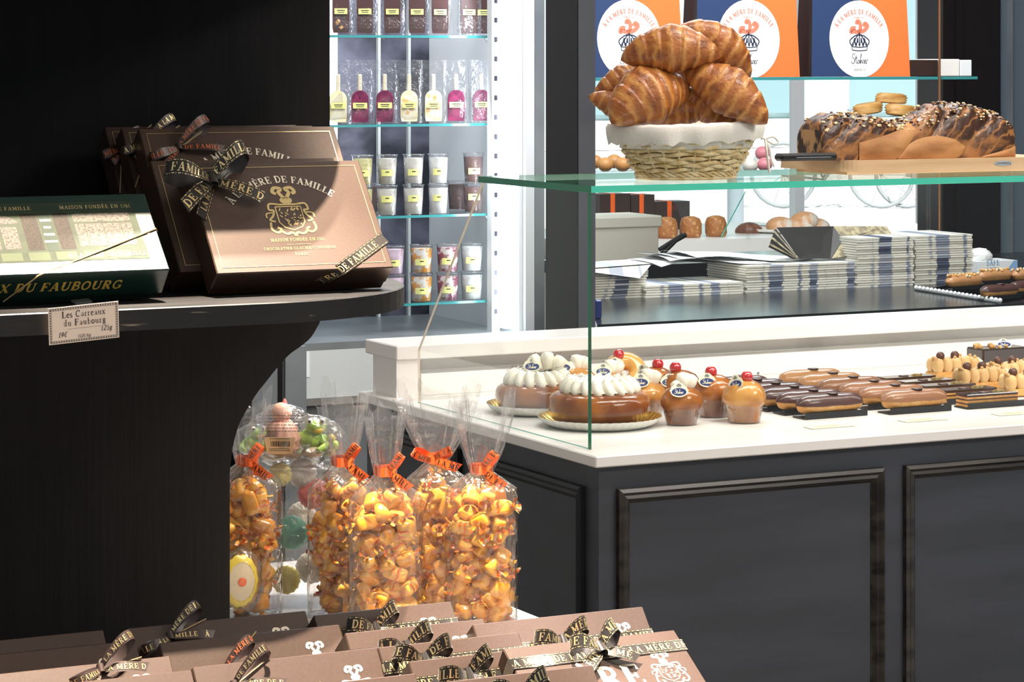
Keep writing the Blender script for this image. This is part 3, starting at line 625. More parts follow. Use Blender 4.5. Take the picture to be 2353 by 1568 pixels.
# ================================================================ gift boxes
WORD = 'À LA MÈRE DE FAMILLE'
def on(z): return lambda x, y: Vector((x, y, z))
def gift(label, TR, xl, ztop, L, T, a, zb, style, group, lid_mat='brown_paper', seed=1, bowkind=None, bowpos=None, v=None, bowsize=.035, letters='big', words=WORD):
    A = math.radians(a)
    if v is None: p = Wz(TR[0], TR[1], ztop)
    else: p = Wv(TR[0], TR[1], v)
    ur = p.x; ul = Wv(xl, 0, p.y).x; w = ur-ul
    zr = p.z-(L*math.cos(A)+T*math.sin(A)); vr = p.y-L*math.sin(A)+T*math.cos(A)
    if zb is not None: zr = zb
    tf = frame((ul, vr, zr), (1, 0, 0), (0, math.sin(A), math.cos(A)), (0, -math.cos(A), math.sin(A)))
    t = thing('gift_box', label, 'gift box', group=group, mat=tf)
    b = MB(); e = .0015
    b.box((e, e, 0), (w-e, L-e, T*.5), lid_mat); b.build('box_base', t)
    b = MB(); b.box((0, 0, T*.3), (w, L, T), lid_mat, bev=.0012)
    f = on(T+.0004); m = .0075
    if style == 'framed':
        g = .0007
        for (x0, y0, x1, y1) in ((m, m, w-m, m+g), (m, L-m-g, w-m, L-m), (m, m, m+g, L-m), (w-m-g, m, w-m, L-m)): b.quad(f(x0, y0), f(x1, y0), f(x1, y1), f(x0, y1), 'gold_foil')
        cx = w*.50; R = w*.40
        def arcf(x, y):
            an = x/R; return Vector((cx+(R+y)*math.sin(an), L*.80-R+(R+y)*math.cos(an), T+.0004))
        text(b, WORD, .0094, arcf, 'cream_foil', -.005, track=.02)
        crest(b, .050, lambda x, y: Vector((cx+x, L*.325+y, T+.0004)), 'gold_foil')
        text(b, 'MAISON FONDÉE EN 1761', .0042, lambda x, y: Vector((cx+x, L*.265+y, T+.0004)), 'gold_foil', wk=1)
        b.quad(f(cx-.014, L*.235), f(cx+.014, L*.235), f(cx+.014, L*.235+.0004), f(cx-.014, L*.235+.0004), 'gold_foil')
        text(b, 'CHOCOLATIER·GLACIER·CONFISEUR', .0036, lambda x, y: Vector((cx+x, L*.19+y, T+.0004)), 'gold_foil', track=.1)
        text(b, 'PARIS', .0040, lambda x, y: Vector((cx+x, L*.137+y, T+.0004)), 'gold_foil', track=.1)
    else:
        crest(b, .034, lambda x, y: Vector((w-.034+x, L-(.074 if letters == 'wide' else .062)+y, T+.0004)), 'cream_foil', True)
        s = .0175
        if letters == 'wide':
            s = .031; text(b, 'MÈRE', s, lambda x, y: Vector((w-.062+x-text_w('MÈRE', s), L-.072+y, T+.0004)), 'cream_foil', 0, 'l', wk=1.2); text(b, 'DE FAMILLE', s, lambda x, y: Vector((w-.006+x-text_w('DE FAMILLE', s), L-.112+y, T+.0004)), 'cream_foil', 0, 'l', wk=1.2)
        elif w > .19:
            text(b, 'À LA MÈRE', s, lambda x, y: Vector((.012+x, L-.044+y-.02, T+.0004)), 'cream_foil', 0, 'l', wk=1.1)
            text(b, 'DE FAMILLE', s, lambda x, y: Vector((.012+x, L-.09+y-.012, T+.0004)), 'cream_foil', 0, 'l', wk=1.1)
        else:
            text(b, 'À LA', s, lambda x, y: Vector((.008+x, L-.05+y, T+.0004)), 'cream_foil', 0, 'l', wk=1.1)
            text(b, 'MÈRE', s, lambda x, y: Vector((.008+x, L-.085+y, T+.0004)), 'cream_foil', 0, 'l', wk=1.1)
    b.build('lid', t)
    if bowkind:
        bx, by = bowpos; b = MB(); bo = MB(); I = Matrix.Translation((bx, by, T))
        if bowkind == 'wide':
            h = .0078
            if style == 'framed':      # tied over two opposite corners
                q0 = Vector((w+.0008, L*.25, T*.75)); q1 = Vector((w+.0003, L*.27, T+.0009)); q2 = Vector((w*.69, -.0008, T+.0009)); q3 = Vector((w*.60, -.0012, T*.45))
                dd = Vector((.62, .78, 0)).cross(Vector((0, 0, 1))); dd = Vector((-.62, .78, 0))
                ribbon(b, [q3, q2, q1.lerp(q2, .5), q1], [Vector((-.4, 0, .0))*0+Vector((-.0062, .0, .0045)), Vector((-.004, .0062, 0)), Vector((-.004, .0064, 0)), Vector((-.0035, .0066, 0))], 'brown_ribbon', words, phase=.035)
                b.build('ribbon', t); b = MB(); ribbon(b, [(0-.0006, by-.045, T+.0012), (bx, by, T+.0012), (bx+.032, L+.0005, T+.0012)], [Vector((-.005, .005, 0))]*3, 'brown_ribbon', words)
            else:
                ribbon(b, [(-.0008, by, 0), (-.0008, by, T+.0008), (w*.3, by, T+.0009), (w*.7, by, T+.0009), (w+.0008, by, T+.0008), (w+.0008, by, 0)], [Vector((0, h, 0))]*6, 'brown_ribbon', words, phase=.052+seed*.013)
            bow(bo, I, bowsize, .0175 if style == 'framed' else .0155, 'brown_ribbon', words, loops=((165+seed % 3*8, 1.0), (40-seed % 4*6, .95)), tails=((222, .95), (-18-seed % 3*9, 1.1)), h=.75, seed=seed, turn=.55)
            b.build('ribbon', t); bo.build('bow', t)
        else:
            tm = 'orange_print' if bowkind == 'thin_orange' else 'gold_foil'
            bow(bo, I, bowsize, .0105, 'plain_ribbon', words, tm, loops=((205, .85), (38, 1.05)), tails=((-5, 1.05), (232, .7)), h=.5, dash=False, seed=seed, turn=.4)
            bo.build('bow', t)
            b = MB(); b.tube([(-.0012, by-.06, T+.0012), (bx*.5, by-.03, T+.0022), (bx, by, T+.002), (bx+.045, L+.0008, T+.001)], .0009, 'gold_cord'); b.build('gold_thread', t)
    return t
# the stack on the shelf, front to back
SG = 'brown gift boxes leaning on the shelf'
gift('brown box with gold crest and wide black-gold bow, frontmost on the shelf', (824, 367), 428, 0, .150, .04, 40, ZH, 'framed', SG, v=2.7895, bowkind='wide', bowpos=(.020, .120), seed=1, bowsize=.056)
gift('brown box mostly hidden, directly behind the front crested box on the shelf', (775, 351), 345, 0, .152, .04, 40, ZH, 'framed', SG, v=2.842)
gift('larger brown box with arched lettering and an orange-lettered thin bow', (767, 288), 318, 0, .196, .035, 38, ZH, 'framed', SG, v=2.915, bowkind='thin_orange', bowpos=(.040, .165), seed=4, bowsize=.05)
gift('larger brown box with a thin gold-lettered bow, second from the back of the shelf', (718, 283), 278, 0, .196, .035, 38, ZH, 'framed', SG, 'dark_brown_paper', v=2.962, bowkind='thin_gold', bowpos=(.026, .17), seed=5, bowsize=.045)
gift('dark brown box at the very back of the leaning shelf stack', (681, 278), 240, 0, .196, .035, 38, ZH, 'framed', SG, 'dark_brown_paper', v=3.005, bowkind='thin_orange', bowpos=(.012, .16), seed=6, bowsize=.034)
# green box, lid picture of a shop front
A = math.radians(47); L, T = .112, .047
pr = Wz(355, 690, ZH); ul = Wv(-160, 690, pr.y).x; w = pr.x-ul+.006
tf = frame((ul, pr.y+.0, ZH), (1, 0, 0), (0, math.sin(A), math.cos(A)), (0, -math.cos(A), math.sin(A)))
t = thing('sweet_box', 'dark green box with a shop front picture on its lid and gold cord', 'sweet box', mat=tf)
b = MB(); b.box((.003, .003, 0), (w-.009, L-.003, .022), 'green_card'); b.build('box_base', t)
b = MB(); b.box((0, 0, .010), (w, L, T), 'green_card', bev=.0012); z = T+.0003; f = on(z)
def rect(x0, y0, x1, y1, m, dz=0): b.quad(Vector((x0, y0, z+dz)), Vector((x1, y0, z+dz)), Vector((x1, y1, z+dz)), Vector((x0, y1, z+dz)), m)
M('pic_sage', '2f392b', .6, spec=.15, c2='374231', nscale=60); M('pic_pane', '645f59', .6, spec=.15, c2='34302c', nscale=420, nlo=.42, nhi=.66); M('pic_dark', '2c3a30', .6, spec=.15); M('pic_wood', '30261d', .6, spec=.15, c2='1c1510', nscale=500, nlo=.4, nhi=.6); M('pic_pale', '4a553d', .6, spec=.15)
rect(.008, .017, w-.018, L-.011, 'pic_sage'); rect(.008, L*.79, w-.018, L*.88, 'pic_dark', 1e-4); rect(.008, L*.9, w-.018, L-.011, 'pic_wood', 1e-4)
text(b, 'MAISON FONDÉE EN 1761', .0052, lambda x, y: Vector((w-.06+x, L*.81+y, z+3e-4)), 'gold_foil'); text(b, 'À LA MÈRE DE FAMILLE', .0052, lambda x, y: Vector((w-.168+x, L*.81+y, z+3e-4)), 'gold_foil')
wr = w-.026
rect(wr-.062, L*.33, wr, L*.75, 'pic_pane', 1e-4); rect(wr-.062, L*.62, wr, L*.64, 'pic_sage', 2e-4)
for k in range(3): rect(wr-.012-.02*k, L*.33, wr-.0112-.02*k, L*.62, 'pic_sage', 2e-4)
rect(wr-.083, L*.3, wr-.067, L*.76, 'pic_wood', 1e-4); rect(wr-.098, L*.28, wr-.086, L*.77, 'pic_dark', 1e-4)
for k in range(4): text(b, ('FRUITS', 'SECS', 'FRUITS', 'CONFITS')[k], .0026, lambda x, y, k=k: Vector((wr-.092+x, L*(.66-.09*k)+y, z+3e-4)), 'cream_foil')
rect(wr-.118, L*.3, wr-.101, L*.76, 'pic_wood', 1e-4)
for k in range(3): rect(wr-.142-.021*k, L*.32, wr-.125-.021*k, L*.6, 'pic_pane', 1e-4)
b.poly([Vector((wr-.148+.026*math.cos(a*.2618), L*.64+.013*math.sin(a*.2618), z+1e-4)) for a in range(13)], 'pic_pane')
for k in range(7): rect(.012+.029*k, L*.17, .034+.029*k, L*.27, 'pic_pale', 1e-4)
text(b, 'À LA MÈRE DE FAMILLE', .0058, lambda x, y: Vector((wr-.036+x, L*.19+y, z+3e-4)), 'black_print')
x = .004
while x < w-.004: rect(x, .010, x+.0011, .0128, 'gold_foil', 1e-4); x += .0019
y = .010
while y < L*.55: rect(w-.0118, y, w-.009, y+.0011, 'gold_foil', 1e-4); y += .0019
rect(.004, .0134, w-.012, .0137, 'gold_foil', 1e-4)
text(b, 'LES CARREAUX DU FAUBOURG', .0128, lambda x, y: Vector((w-.048+x-text_w('LES CARREAUX DU FAUBOURG', .0128, .05), -.0003, T*.98-.013-.012+y)), 'gold_print', 0, 'l', track=.05, slant=.12, wk=1.15)
b.build('lid', t)
b = MB(); b.tube([(w+.001, L*.52, T-.004), (w-.001, L*.52, T+.001), (w*.7, L*.24, T+.0012), (w*.42, -.001, T-.001), (w*.36, -.0018, T*.6), (w*.3, -.0018, T*.2)], .0010, 'gold_cord'); b.build('gold_cord', t)
# price tag on the shelf edge
pc = Wv(190, 742, 2.6165); sc = pc.y/ (fw[1]+(190-CX)/FPX*rt[1])/FPX
tilt = math.radians(3.6); X = Vector((math.cos(tilt), 0, math.sin(tilt))); Y = Vector((-math.sin(tilt), -.10, math.cos(tilt))).normalized(); Z = X.cross(Y)
t = thing('price_tag', 'cream price tag card with dark lettering clipped to the shelf edge', 'price tag', mat=frame(pc+Vector((0, -.004, 0)), X, Y, Z))
b = MB(); w, h = .0735, .0375; b.box((-w/2, -h/2, -.0006), (w/2, h/2, 0), 'tag_card'); f = on(.0003)
def tr(x0, y0, x1, y1): b.quad(f(x0, y0), f(x1, y0), f(x1, y1), f(x0, y1), 'ink')
for i, o_ in enumerate((.0012, .0030)):
    g = .0003
    for (x0, y0, x1, y1) in ((-w/2+o_, -h/2+o_, w/2-o_, -h/2+o_+g), (-w/2+o_, h/2-o_-g, w/2-o_, h/2-o_), (-w/2+o_, -h/2+o_, -w/2+o_+g, h/2-o_), (w/2-o_-g, -h/2+o_, w/2-o_, h/2-o_)): tr(x0, y0, x1, y1)
k = -w/2+.002
while k < w/2-.003:
    for yy in (-h/2+.0016, h/2-.0026): tr(k, yy, k+.0012, yy+.001)
    k += .0026
k = -h/2+.003
while k < h/2-.003:
    for xx in (-w/2+.0016, w/2-.0026): tr(xx, k, xx+.001, k+.0012)
    k += .0026
for s_, x_, y_, z_ in (('Les Carreaux', .000, .0072, .0068), ('du Faubourg', .001, -.0014, .0068), ('19€', -.0225, -.0122, .0056), ('125g', .0235, -.0096, .0056), ('152€/kg', .0, -.0142, .0036)):
    text(b, s_, z_, lambda x, y, x_=x_, y_=y_: Vector((x_+x, y_+y, .0003)), 'ink', slant=.18 if s_[0] == '1' else 0)
tr(-.017, -.0046, .018, -.0044); b.build('card', t)
b = MB(); b.box((-.008, h/2-.004, -.0035), (.010, h/2+.003, -.0012), 'clear_plastic'); b.box((-.008, h/2+.0012, -.0035), (.010, h/2+.0028, .02-.035), 'clear_plastic'); b.build('clip', t)
# boxes on the table
ZB = ZT
LG = 'brown gift boxes leaning in rows on the table'
gb = lambda label, TR, xl, style, **k: gift(label, TR, xl, k.pop('ztop', .957), k.pop('L', .145), k.pop('T', .046), k.pop('a', 40), k.pop('zb', ZB), style, LG, **k)
gb('brown box at the back of the far left row on the table', (237, 1446), -60, 'big')
gb('dark brown box second from the back in the far left table row', (312, 1470), -60, 'big')
gb('lit brown box third in the far left table row, thin gold-lettered bow', (390, 1506), -40, 'big', bowkind='thin_gold', bowpos=(.115, .136), seed=2, bowsize=.045)
gb('brown box at the front of the far left table row', (440, 1538), 10, 'big')
gb('brown box at the back of the second table row, thin looped bow, below the bracket', (702, 1402), 292, 'big', bowkind='thin_gold', bowpos=(.042, .128), seed=7, bowsize=.045)
gb('half-shaded brown box with crest and orange-lettered ribbon, second table row', (780, 1434), 366, 'big', bowkind='thin_orange', bowpos=(.06, .105), seed=8, bowsize=.042)
gb('lit brown box with thin gold-lettered bow and crest, third in the second table row', (870, 1486), 441, 'big', bowkind='thin_gold', bowpos=(.036, .118), seed=9, bowsize=.05)
gb('brown box at the front of the second table row, only its top edge showing', (955, 1546), 520, 'big', bowkind='thin_orange', bowpos=(.05, .11), seed=10, bowsize=.04)
gb('small brown box with black-gold ribbon band, back of the middle row by the candy bags', (1037, 1382), 720, 'big', T=.06, L=.134, bowkind='wide', bowpos=(.062, .106), seed=1)
gb('small brown ribboned box second from the back in the middle row', (1112, 1422), 792, 'big', T=.06, L=.134, bowkind='wide', bowpos=(.06, .106), seed=2)
gb('small brown ribboned box, middle one of the middle row', (1192, 1453), 868, 'big', T=.06, L=.134, bowkind='wide', bowpos=(.042, .110), seed=3)
gb('small brown ribboned box second from the front in the middle row', (1277, 1483), 938, 'big', T=.06, L=.134, bowkind='wide', bowpos=(.055, .108), seed=5)
gb('small brown ribboned box at the front of the middle row', (1362, 1528), 1012, 'big', T=.06, L=.134, bowkind='wide', bowpos=(.075, .106), seed=6)
gb('large brown box with crest and upright gold bow, back of the right-hand row', (1477, 1396), 1085, 'big', T=.046, L=.147, bowkind='wide', bowpos=(.092, .112), seed=7)
gb('large brown box lying flatter with big cream letters and ribbon band, front right', (1549, 1446), 1155, 'big', ztop=.9648, T=.05, L=.20, a=58, bowkind='wide', bowpos=(.098, .177), seed=4, letters='wide')
# ================================================================ candy bags on the marble table
cm = MB(); rn = random.Random(11)
cm2 = MB()
def jelly(b_, hx, hy, hz):
    rows = []; sg = lambda v, p: math.copysign(abs(v)**p, v)
    for i in range(11):
        la = -math.pi/2+math.pi*i/10; cl, sl = sg(math.cos(la), .45), sg(math.sin(la), .45)
        rows.append([(hx*cl*sg(math.cos(2*math.pi*j/20), .42), hy*cl*sg(math.sin(2*math.pi*j/20), .42), hz*sl) for j in range(20)])
    b_.grid(rows, 'candy', cv=True)
jelly(cm, .0148, .0115, .0088); jelly(cm2, .0122, .0124, .0098)
for b_, hx in ((cm, .0145), (cm2, .012)):
    for sx in (-1, 1):
        rows = []
        for i in range(4):
            x = sx*(hx-.002+.0034*i); r = (.006, .0032, .0065, .0105)[i]
            rows.append([(x+rn.uniform(-.002, .002), r*math.cos(k*.785)*(1+.4*(k % 2)), r*math.sin(k*.785)*(1-.4*(k % 2))*.7) for k in range(8)])
        b_.grid(rows, 'film_soft', cv=True, smooth=False)
        for k in range(4):        # printed strips on the twisted ends
            a = k*1.57+rn.uniform(-.4, .4); st = [(hx-.004, .0065, .35), (hx+.001, .003, .6), (hx+.005, .006, .5), (hx+.0085, .0105, .35)]
            b_.grid([[(sx*x, q*math.cos(a+w_*d)+.0002, q*math.sin(a+w_*d)*.85) for d in (-1, 0, 1)] for x, q, w_ in st], 'candy_twist', smooth=False)
    for k in range(2):
        a = rn.uniform(-.006, .006); b_.grid([[(a+dx+.002*math.sin(9*z*100), -.0118-.0009*(abs(z) < .005), z) for dx in (-.0012, .0012)] for z in (-.008, -.004, 0, .004, .008)], 'candy_twist', smooth=False)
candy0 = cm.build('wrapped_candy'); candy1 = cm2.build('wrapped_candy')
used = {0: False, 1: False}
def candy_bag(label, base, w, d, H, hb, seed, cl, rot=0, lean=0, n=44, flare=(.036, .016), bowdir=1, ncut=0):
    rnd = random.Random(seed)
    t = thing('candy_bag', label, 'candy bag', base, rot, 'clear bags of orange candies on the table')
    hn = H*.71
    def prof(f):      # height fraction -> half width, half depth
        z = f*H
        if z < hb: return w/2, d/2
        if z < hn:
            k = (z-hb)/(hn-hb); k = k*k*(3-2*k); return w/2*(1-k)+.0125*k, d/2*(1-k)+.0115*k
        k = (z-hn)/(H-hn); k2 = k**.7; return .0125+(flare[0]-.0125)*k2, .0115+(flare[1]-.0115)*k2
    rows = []; N = 40; ph = rnd.uniform(0, 6)
    for i in range(27):
        f = i/26; a, c = prof(f); row = []; z = f*H
        for j in range(N):
            th = 2*math.pi*j/N; cx = math.copysign(abs(math.cos(th))**.6, math.cos(th)); sy = math.copysign(abs(math.sin(th))**.6, math.sin(th))
            k = 1+rnd.uniform(-.025, .025)
            if z > hb: k *= 1+.22*min(1, (z-hb)/(hn-hb))*math.sin(th*7+ph)*(1 if z > hn else .4)
            zz = z+(rnd.uniform(-.006, .010) if i == 26 else 0)+(.012*math.sin(th*2+ph)+.01*math.cos(th*3) if i == 26 else 0)
            row.append((a*cx*k+lean*max(0, z-hb), c*sy*k, max(zz, 0)))
        rows.append(row)
    b = MB(); b.grid(rows, 'film', cv=True, smooth=False); b.cap(rows[0][::-1], 'film'); b.build('clear_film', t)
    # tie
    I = frame((lean*(hn-hb)+.004*bowdir, -.0125, hn), (1, 0, 0), (0, 0, 1), (0, -1, 0))
    b = MB(); ring = [(lean*(hn-hb)+.0150*math.cos(-a*.393), .0138*math.sin(-a*.393), hn+.001*math.sin(a)) for a in range(-1, 16)]
    ribbon(b, ring, [Vector((0, 0, -.0062))]*len(ring), 'orange_ribbon', WORD, 'black_print', side=-1, phase=.02*seed)
    if bowdir > 0: lo = ((55, .95),) if seed % 2 else ((38, .95), (150, .8)); ta = ((-38, 1.1),)
    else: lo = ((30, .9), (155, .95)); ta = ((-18, 1.15),)
    bow(b, I, .031, .0125, 'orange_ribbon', WORD, 'black_print', loops=lo, tails=ta, h=.7, seed=seed, turn=.5)
    b.build('orange_bow', t)
    # sweets, packed from the bottom up (each one a thing inside its bag)
    P = []; tries = 0
    while len(P) < n and tries < 6000:
        tries += 1; z = rnd.uniform(.012, min(hb*1.05, H*.585)); kk = 1 if z < hb*.9 else .75
        x = rnd.uniform(-1, 1)*(w/2-.020)*kk; y = rnd.uniform(-1, .8)*(d/2-.015)*kk
        if all((x-p[0])**2+((y-p[1])*1.0)**2+(z-p[2])**2 > .0172**2 for p in P): P.append((x, y, z))
    mwb = Matrix.Translation(base) @ Matrix.Rotation(rot, 4, 'Z')
    for k, p in enumerate(P):
        q = k % 2; src = (candy0, candy1)[q]; o = src if not used[q] else src.copy()
        if used[q]: C.objects.link(o)
        used[q] = True; s = rnd.uniform(.92, 1.2)
        o.matrix_world = mwb @ Matrix.Translation(p) @ Matrix.Rotation(rnd.uniform(0, 6.28), 4, 'Y') @ Matrix.Rotation(rnd.uniform(-.7, .7), 4, 'X') @ Matrix.Rotation(rnd.uniform(0, 3.14), 4, 'Z') @ Matrix.Scale(s, 4)
        tag(o, cl, 'candy', 'wrapped candies in the '+label.split(' of')[0].split(',')[0])
    return t
zt = ZT+.001
def bp(x, y): p = Wz(x, y, ZT); p.z = zt; return p
candy_bag('tall candy bag half hidden behind the black bracket, orange bow', bp(568, 1412), .092, .062, .285, .170, 21, 'orange wrapped candy in the bag beside the black bracket', -TH, n=56, bowdir=1, flare=(.028, .014))
candy_bag('candy bag standing just right of the clear plastic box', bp(788, 1413), .092, .06, .285, .160, 33, 'orange wrapped candy in the bag right of the plastic box', -TH, n=56, flare=(.030, .014))
candy_bag('shortest candy bag, in front of its two neighbours', bp(885, 1432), .096, .058, .278, .158, 35, 'orange wrapped candy in the shortest front bag', -TH+.1, n=58, flare=(.024, .014))
candy_bag('candy bag with a wide fanned film top and two-looped bow', bp(1003, 1416), .088, .06, .292, .172, 40, 'orange wrapped candy in the bag with fanned top', -TH, n=56, flare=(.050, .018), bowdir=-1)
candy_bag('candy bag at the right end of the row beside the counter', bp(1106, 1428), .094, .06, .280, .168, 51, 'orange wrapped candy in the bag at the right end', -TH-.1, n=58, flare=(.036, .016), lean=.02)
# ---- clear tub of shell sweets
tbp = bp(672, 1386); t = thing('clear_tub', 'clear plastic tub full of pastel shell sweets behind the candy bags', 'tub', tbp, -TH+.05)
b = MB(); w, d, h = .126, .09, .185
for lo, hi in (((-w/2, -d/2, 0), (w/2, -d/2+.0015, h)), ((-w/2, d/2-.0015, 0), (w/2, d/2, h)), ((-w/2, -d/2, 0), (-w/2+.0015, d/2, h)), ((w/2-.0015, -d/2, 0), (w/2, d/2, h)), ((-w/2, -d/2, 0), (w/2, d/2, .002))): b.box(lo, hi, 'clear_plastic')
rim = [(-w/2, -d/2, h), (w/2, -d/2, h), (w/2, d/2, h), (-w/2, d/2, h)]; b.tube(rim, .002, 'clear_plastic', closed=True)
b.build('tub_wall', t)
def shell(c, r, mat, label, tiltx=.3, rz=0, spin=0):
    """scallop shell sweet in a clear wrapper"""
    m = Matrix.Translation(c) @ Matrix.Rotation(-TH+rz, 4, 'Z') @ Matrix.Rotation(math.pi/2-tiltx, 4, 'X') @ Matrix.Rotation(spin, 4, 'Z')
    t = thing('shell_sweet', label, 'sweet', group='pastel shell sweets', mat=m)
    b = MB(); rows = []; n = 48
    for i in range(9):
        f = i/8; row = []
        for j in range(n):
            a = 2*math.pi*j/n; q = r*math.sin(f*math.pi/2)*(1+.035*math.cos(16*a)*f)*(1-.12*math.sin(a)); row.append((q*math.cos(a), q*math.sin(a), r*.42*math.cos(f*math.pi/2)*(1+.06*math.cos(16*a)*f)))
        rows.append(row)
    b.grid(rows, mat, cv=True); b.cap(rows[-1], 'candy_beige'); b.build('shell', t)
    b = MB(); rows = []; rnd = random.Random(int(r*1e5)+len(label))
    for i in range(6):
        f = i/5; rows.append([((r*1.3*f+.002)*math.cos(2*math.pi*j/18)*(1+rnd.uniform(-.08, .08)), (r*1.3*f+.002)*math.sin(2*math.pi*j/18)*(1+rnd.uniform(-.08, .08)), r*.5*math.cos(f*1.5)+rnd.uniform(0, .003)) for j in range(18)])
    b.grid(rows, 'film_soft', cv=True, smooth=False); b.build('wrapper', t)
dt = tbp.dot(Vector((fw[0], fw[1], 0)))
for x, y, dd, r, m, l, sp in ((716, 1136, -.01, .021, 'candy_rose', 'rose pink shell sweet in the clear tub', 1.9), (667, 1228, -.03, .0225, 'candy_teal', 'mint green shell sweet in the clear tub', 2.6),
        (655, 1330, -.025, .019, 'candy_yellow', 'yellow shell sweet low in the clear tub', .6), (716, 1300, -.012, .0215, 'cup_cream', 'cream shell sweet low in the clear tub beside a candy bag', 0),
        (640, 1090, -.02, .016, 'cup_yellow', 'pale yellow shell sweet at the tub rim by the orange bow', 1.2), (694, 1083, -.005, .020, 'cup_white', 'white shell sweet with yellow face at the tub rim', .2), (690, 1185, .02, .02, 'cup_cream', 'pale shell sweet deep in the middle of the tub', 1.0)):
    shell(W(x, y, dt+dd), r, m, l, .25, 0, sp)
# ---- wrapped figures on top of the tub
def wrap(t, r, sx, sy, sz, seed, c=(0, 0, 0)):
    b = MB(); rnd = random.Random(seed); b.ball(c, r, 'film_soft', 16, 9, sx, sy, sz, wob=lambda a, f: 1+rnd.uniform(-.16, .22)); b.build('wrapper', t)
def fig(name, label, x, y, d): return thing(name, label, 'marzipan sweet', group='wrapped marzipan figures on the tub', mat=frame(W(x, y, d), RT, TO*-1, UP))
t = fig('marzipan_hen', 'pink marzipan figure in clear wrap with a beige barcode sticker', 647, 992, dt-.01)
b = MB(); b.lathe([(.001, -.029), (.020, -.028), (.027, -.020), (.024, -.012), (.0265, -.009), (.020, .001), (.0215, .004), (.015, .013), (.010, .017), (.004, .019)], 'candy_pink', 40, wob=lambda a, f: 1+.05*math.cos(11*a)*(f < .8)); b.build('frilled_body', t)
b = MB(); b.ball((0, -.002, .026), .0135, 'candy_pink', 18, 10, 1.05, 1, 1); b.lathe([(.004, 0), (.0025, .005), (0, .008)], 'candy_rose', 10, (.004, -.0, .037)); b.build('head', t)
b = MB(); q = [(x, -.027-.0006, z) for x, z in ((-.021, -.004), (.021, -.004), (.017, -.026), (-.017, -.026))]; b.prism([(p[0], p[2]) for p in q], -.0285, -.0275, 'sticker')
rn = random.Random(4); x = -.012
while x < .013:
    ww = rn.choice((.0005, .0009, .0013)); b.quad(*[Vector((xx, -.0288, zz)) for xx, zz in ((x, -.016), (x+ww, -.016), (x+ww, -.009), (x, -.009))], 'black_print'); x += ww+rn.choice((.0005, .0009))
for zz in (-.0195, -.022, -.006): b.quad(*[Vector((xx, -.0288, z2)) for xx, z2 in ((-.014, zz), (.013, zz), (.013, zz+.0007), (-.014, zz+.0007))], 'ink')
b.build('barcode_sticker', t)
b = MB(); rn = random.Random(9)
for k in range(6):
    x0 = -.028
    while x0 < .028:
        l = rn.uniform(.002, .005); b.quad(*[Vector((xx, -.0295, zz)) for xx, zz in ((x0, .004+.0042*k), (x0+l, .004+.0042*k), (x0+l, .0048+.0042*k), (x0, .0048+.0042*k))], 'ink'); x0 += l+.001
b.build('printed_text', t); wrap(t, .038, 1.12, .78, 1.0, 5)
def frog(label, x, y, d, s):
    t = fig('marzipan_frog', label, x, y, d); b = MB()
    b.ball((0, 0, -.004*s), .017*s, 'candy_green', 14, 9, 1.1, 1, .85); b.ball((.009*s, -.006*s, .014*s), .012*s, 'candy_green', 14, 8, 1.2, 1, .8)
    for sx in (-1, 1): b.tube([(sx*.014*s, 0, -.004*s), (sx*.022*s, -.01*s, -.012*s), (sx*.012*s, -.02*s, -.017*s)], .006*s, 'candy_green', n=8, rs=[.007*s, .006*s, .004*s])
    b.build('body', t)
    b = MB(); b.ball((.012*s, -.012*s, .010*s), .008*s, 'candy_yellow', 10, 6, 1.1, .8, .6); b.build('throat', t)
    for ex in (.001, .018):
        b = MB(); b.ball((ex*s, -.012*s, .022*s), .0042*s, 'cup_white', 8, 6); b.ball((ex*s, -.0155*s, .022*s), .002*s, 'black_print', 6, 5); b.build('eye', t)
    wrap(t, .03*s, 1.15, .85, 1.0, int(x))
frog('green marzipan frog wrapped beside the barcode sticker', 712, 1003, dt, 1.0)
frog('small green and yellow marzipan frog above the left orange bow', 583, 1012, dt-.02, .75)
t = fig('marzipan_loaf', 'beige marzipan sweets lying flat in wrap on the tub', 672, 1044, dt-.005); b = MB()
for k in range(3): b.ball((-.026+.026*k, 0, .002*k), .014, 'candy_beige', 12, 7, 1.2, .9, .62)
b.build('body', t); wrap(t, .03, 1.6, .9, .6, 8)
t = fig('marzipan_flower', 'yellow green marzipan piece at the right edge of the tub', 752, 1022, dt+.01); b = MB()
for k in range(6): b.ball((.010*math.cos(k*1.05), -.004, .010*math.sin(k*1.05)), .0065, ('candy_green', 'candy_yellow')[k % 2], 8, 6)
b.ball((0, -.008, 0), .006, 'candy_beige', 8, 6); b.build('body', t); wrap(t, .027, 1.0, .8, 1.25, 18)
# round daisy sweet leaning on the left bag
ps = W(552, 1336, bp(568, 1412).dot(Vector((fw[0], fw[1], 0)))-.055)
t = thing('daisy_sweet', 'round yellow edged sweet with orange centre leaning beside the black bracket', 'sweet', mat=frame(ps, (RT*.9+TO*-.43).normalized(), UP, (RT*.43+TO*.9).normalized()))
b = MB(); b.lathe([(.0, -.004), (.027, -.004), (.030, 0), (.027, .004), (.022, .0055)], 'candy_yellow', 40, wob=lambda a, f: 1+.03*math.cos(14*a), sx=.82, sy=1.15); b.build('rim', t)
b = MB(); b.lathe([(.022, .0052), (.012, .0075), (.006, .008), (0, .008)], 'candy_beige', 24, sx=.82, sy=1.15); b.build('disc', t)
b = MB(); b.lathe([(.006, .0085), (.003, .0095), (0, .0095)], 'orange_ribbon', 12); b.build('centre_dot', t)
wrap(t, .034, .86, 1.18, .42, 31)
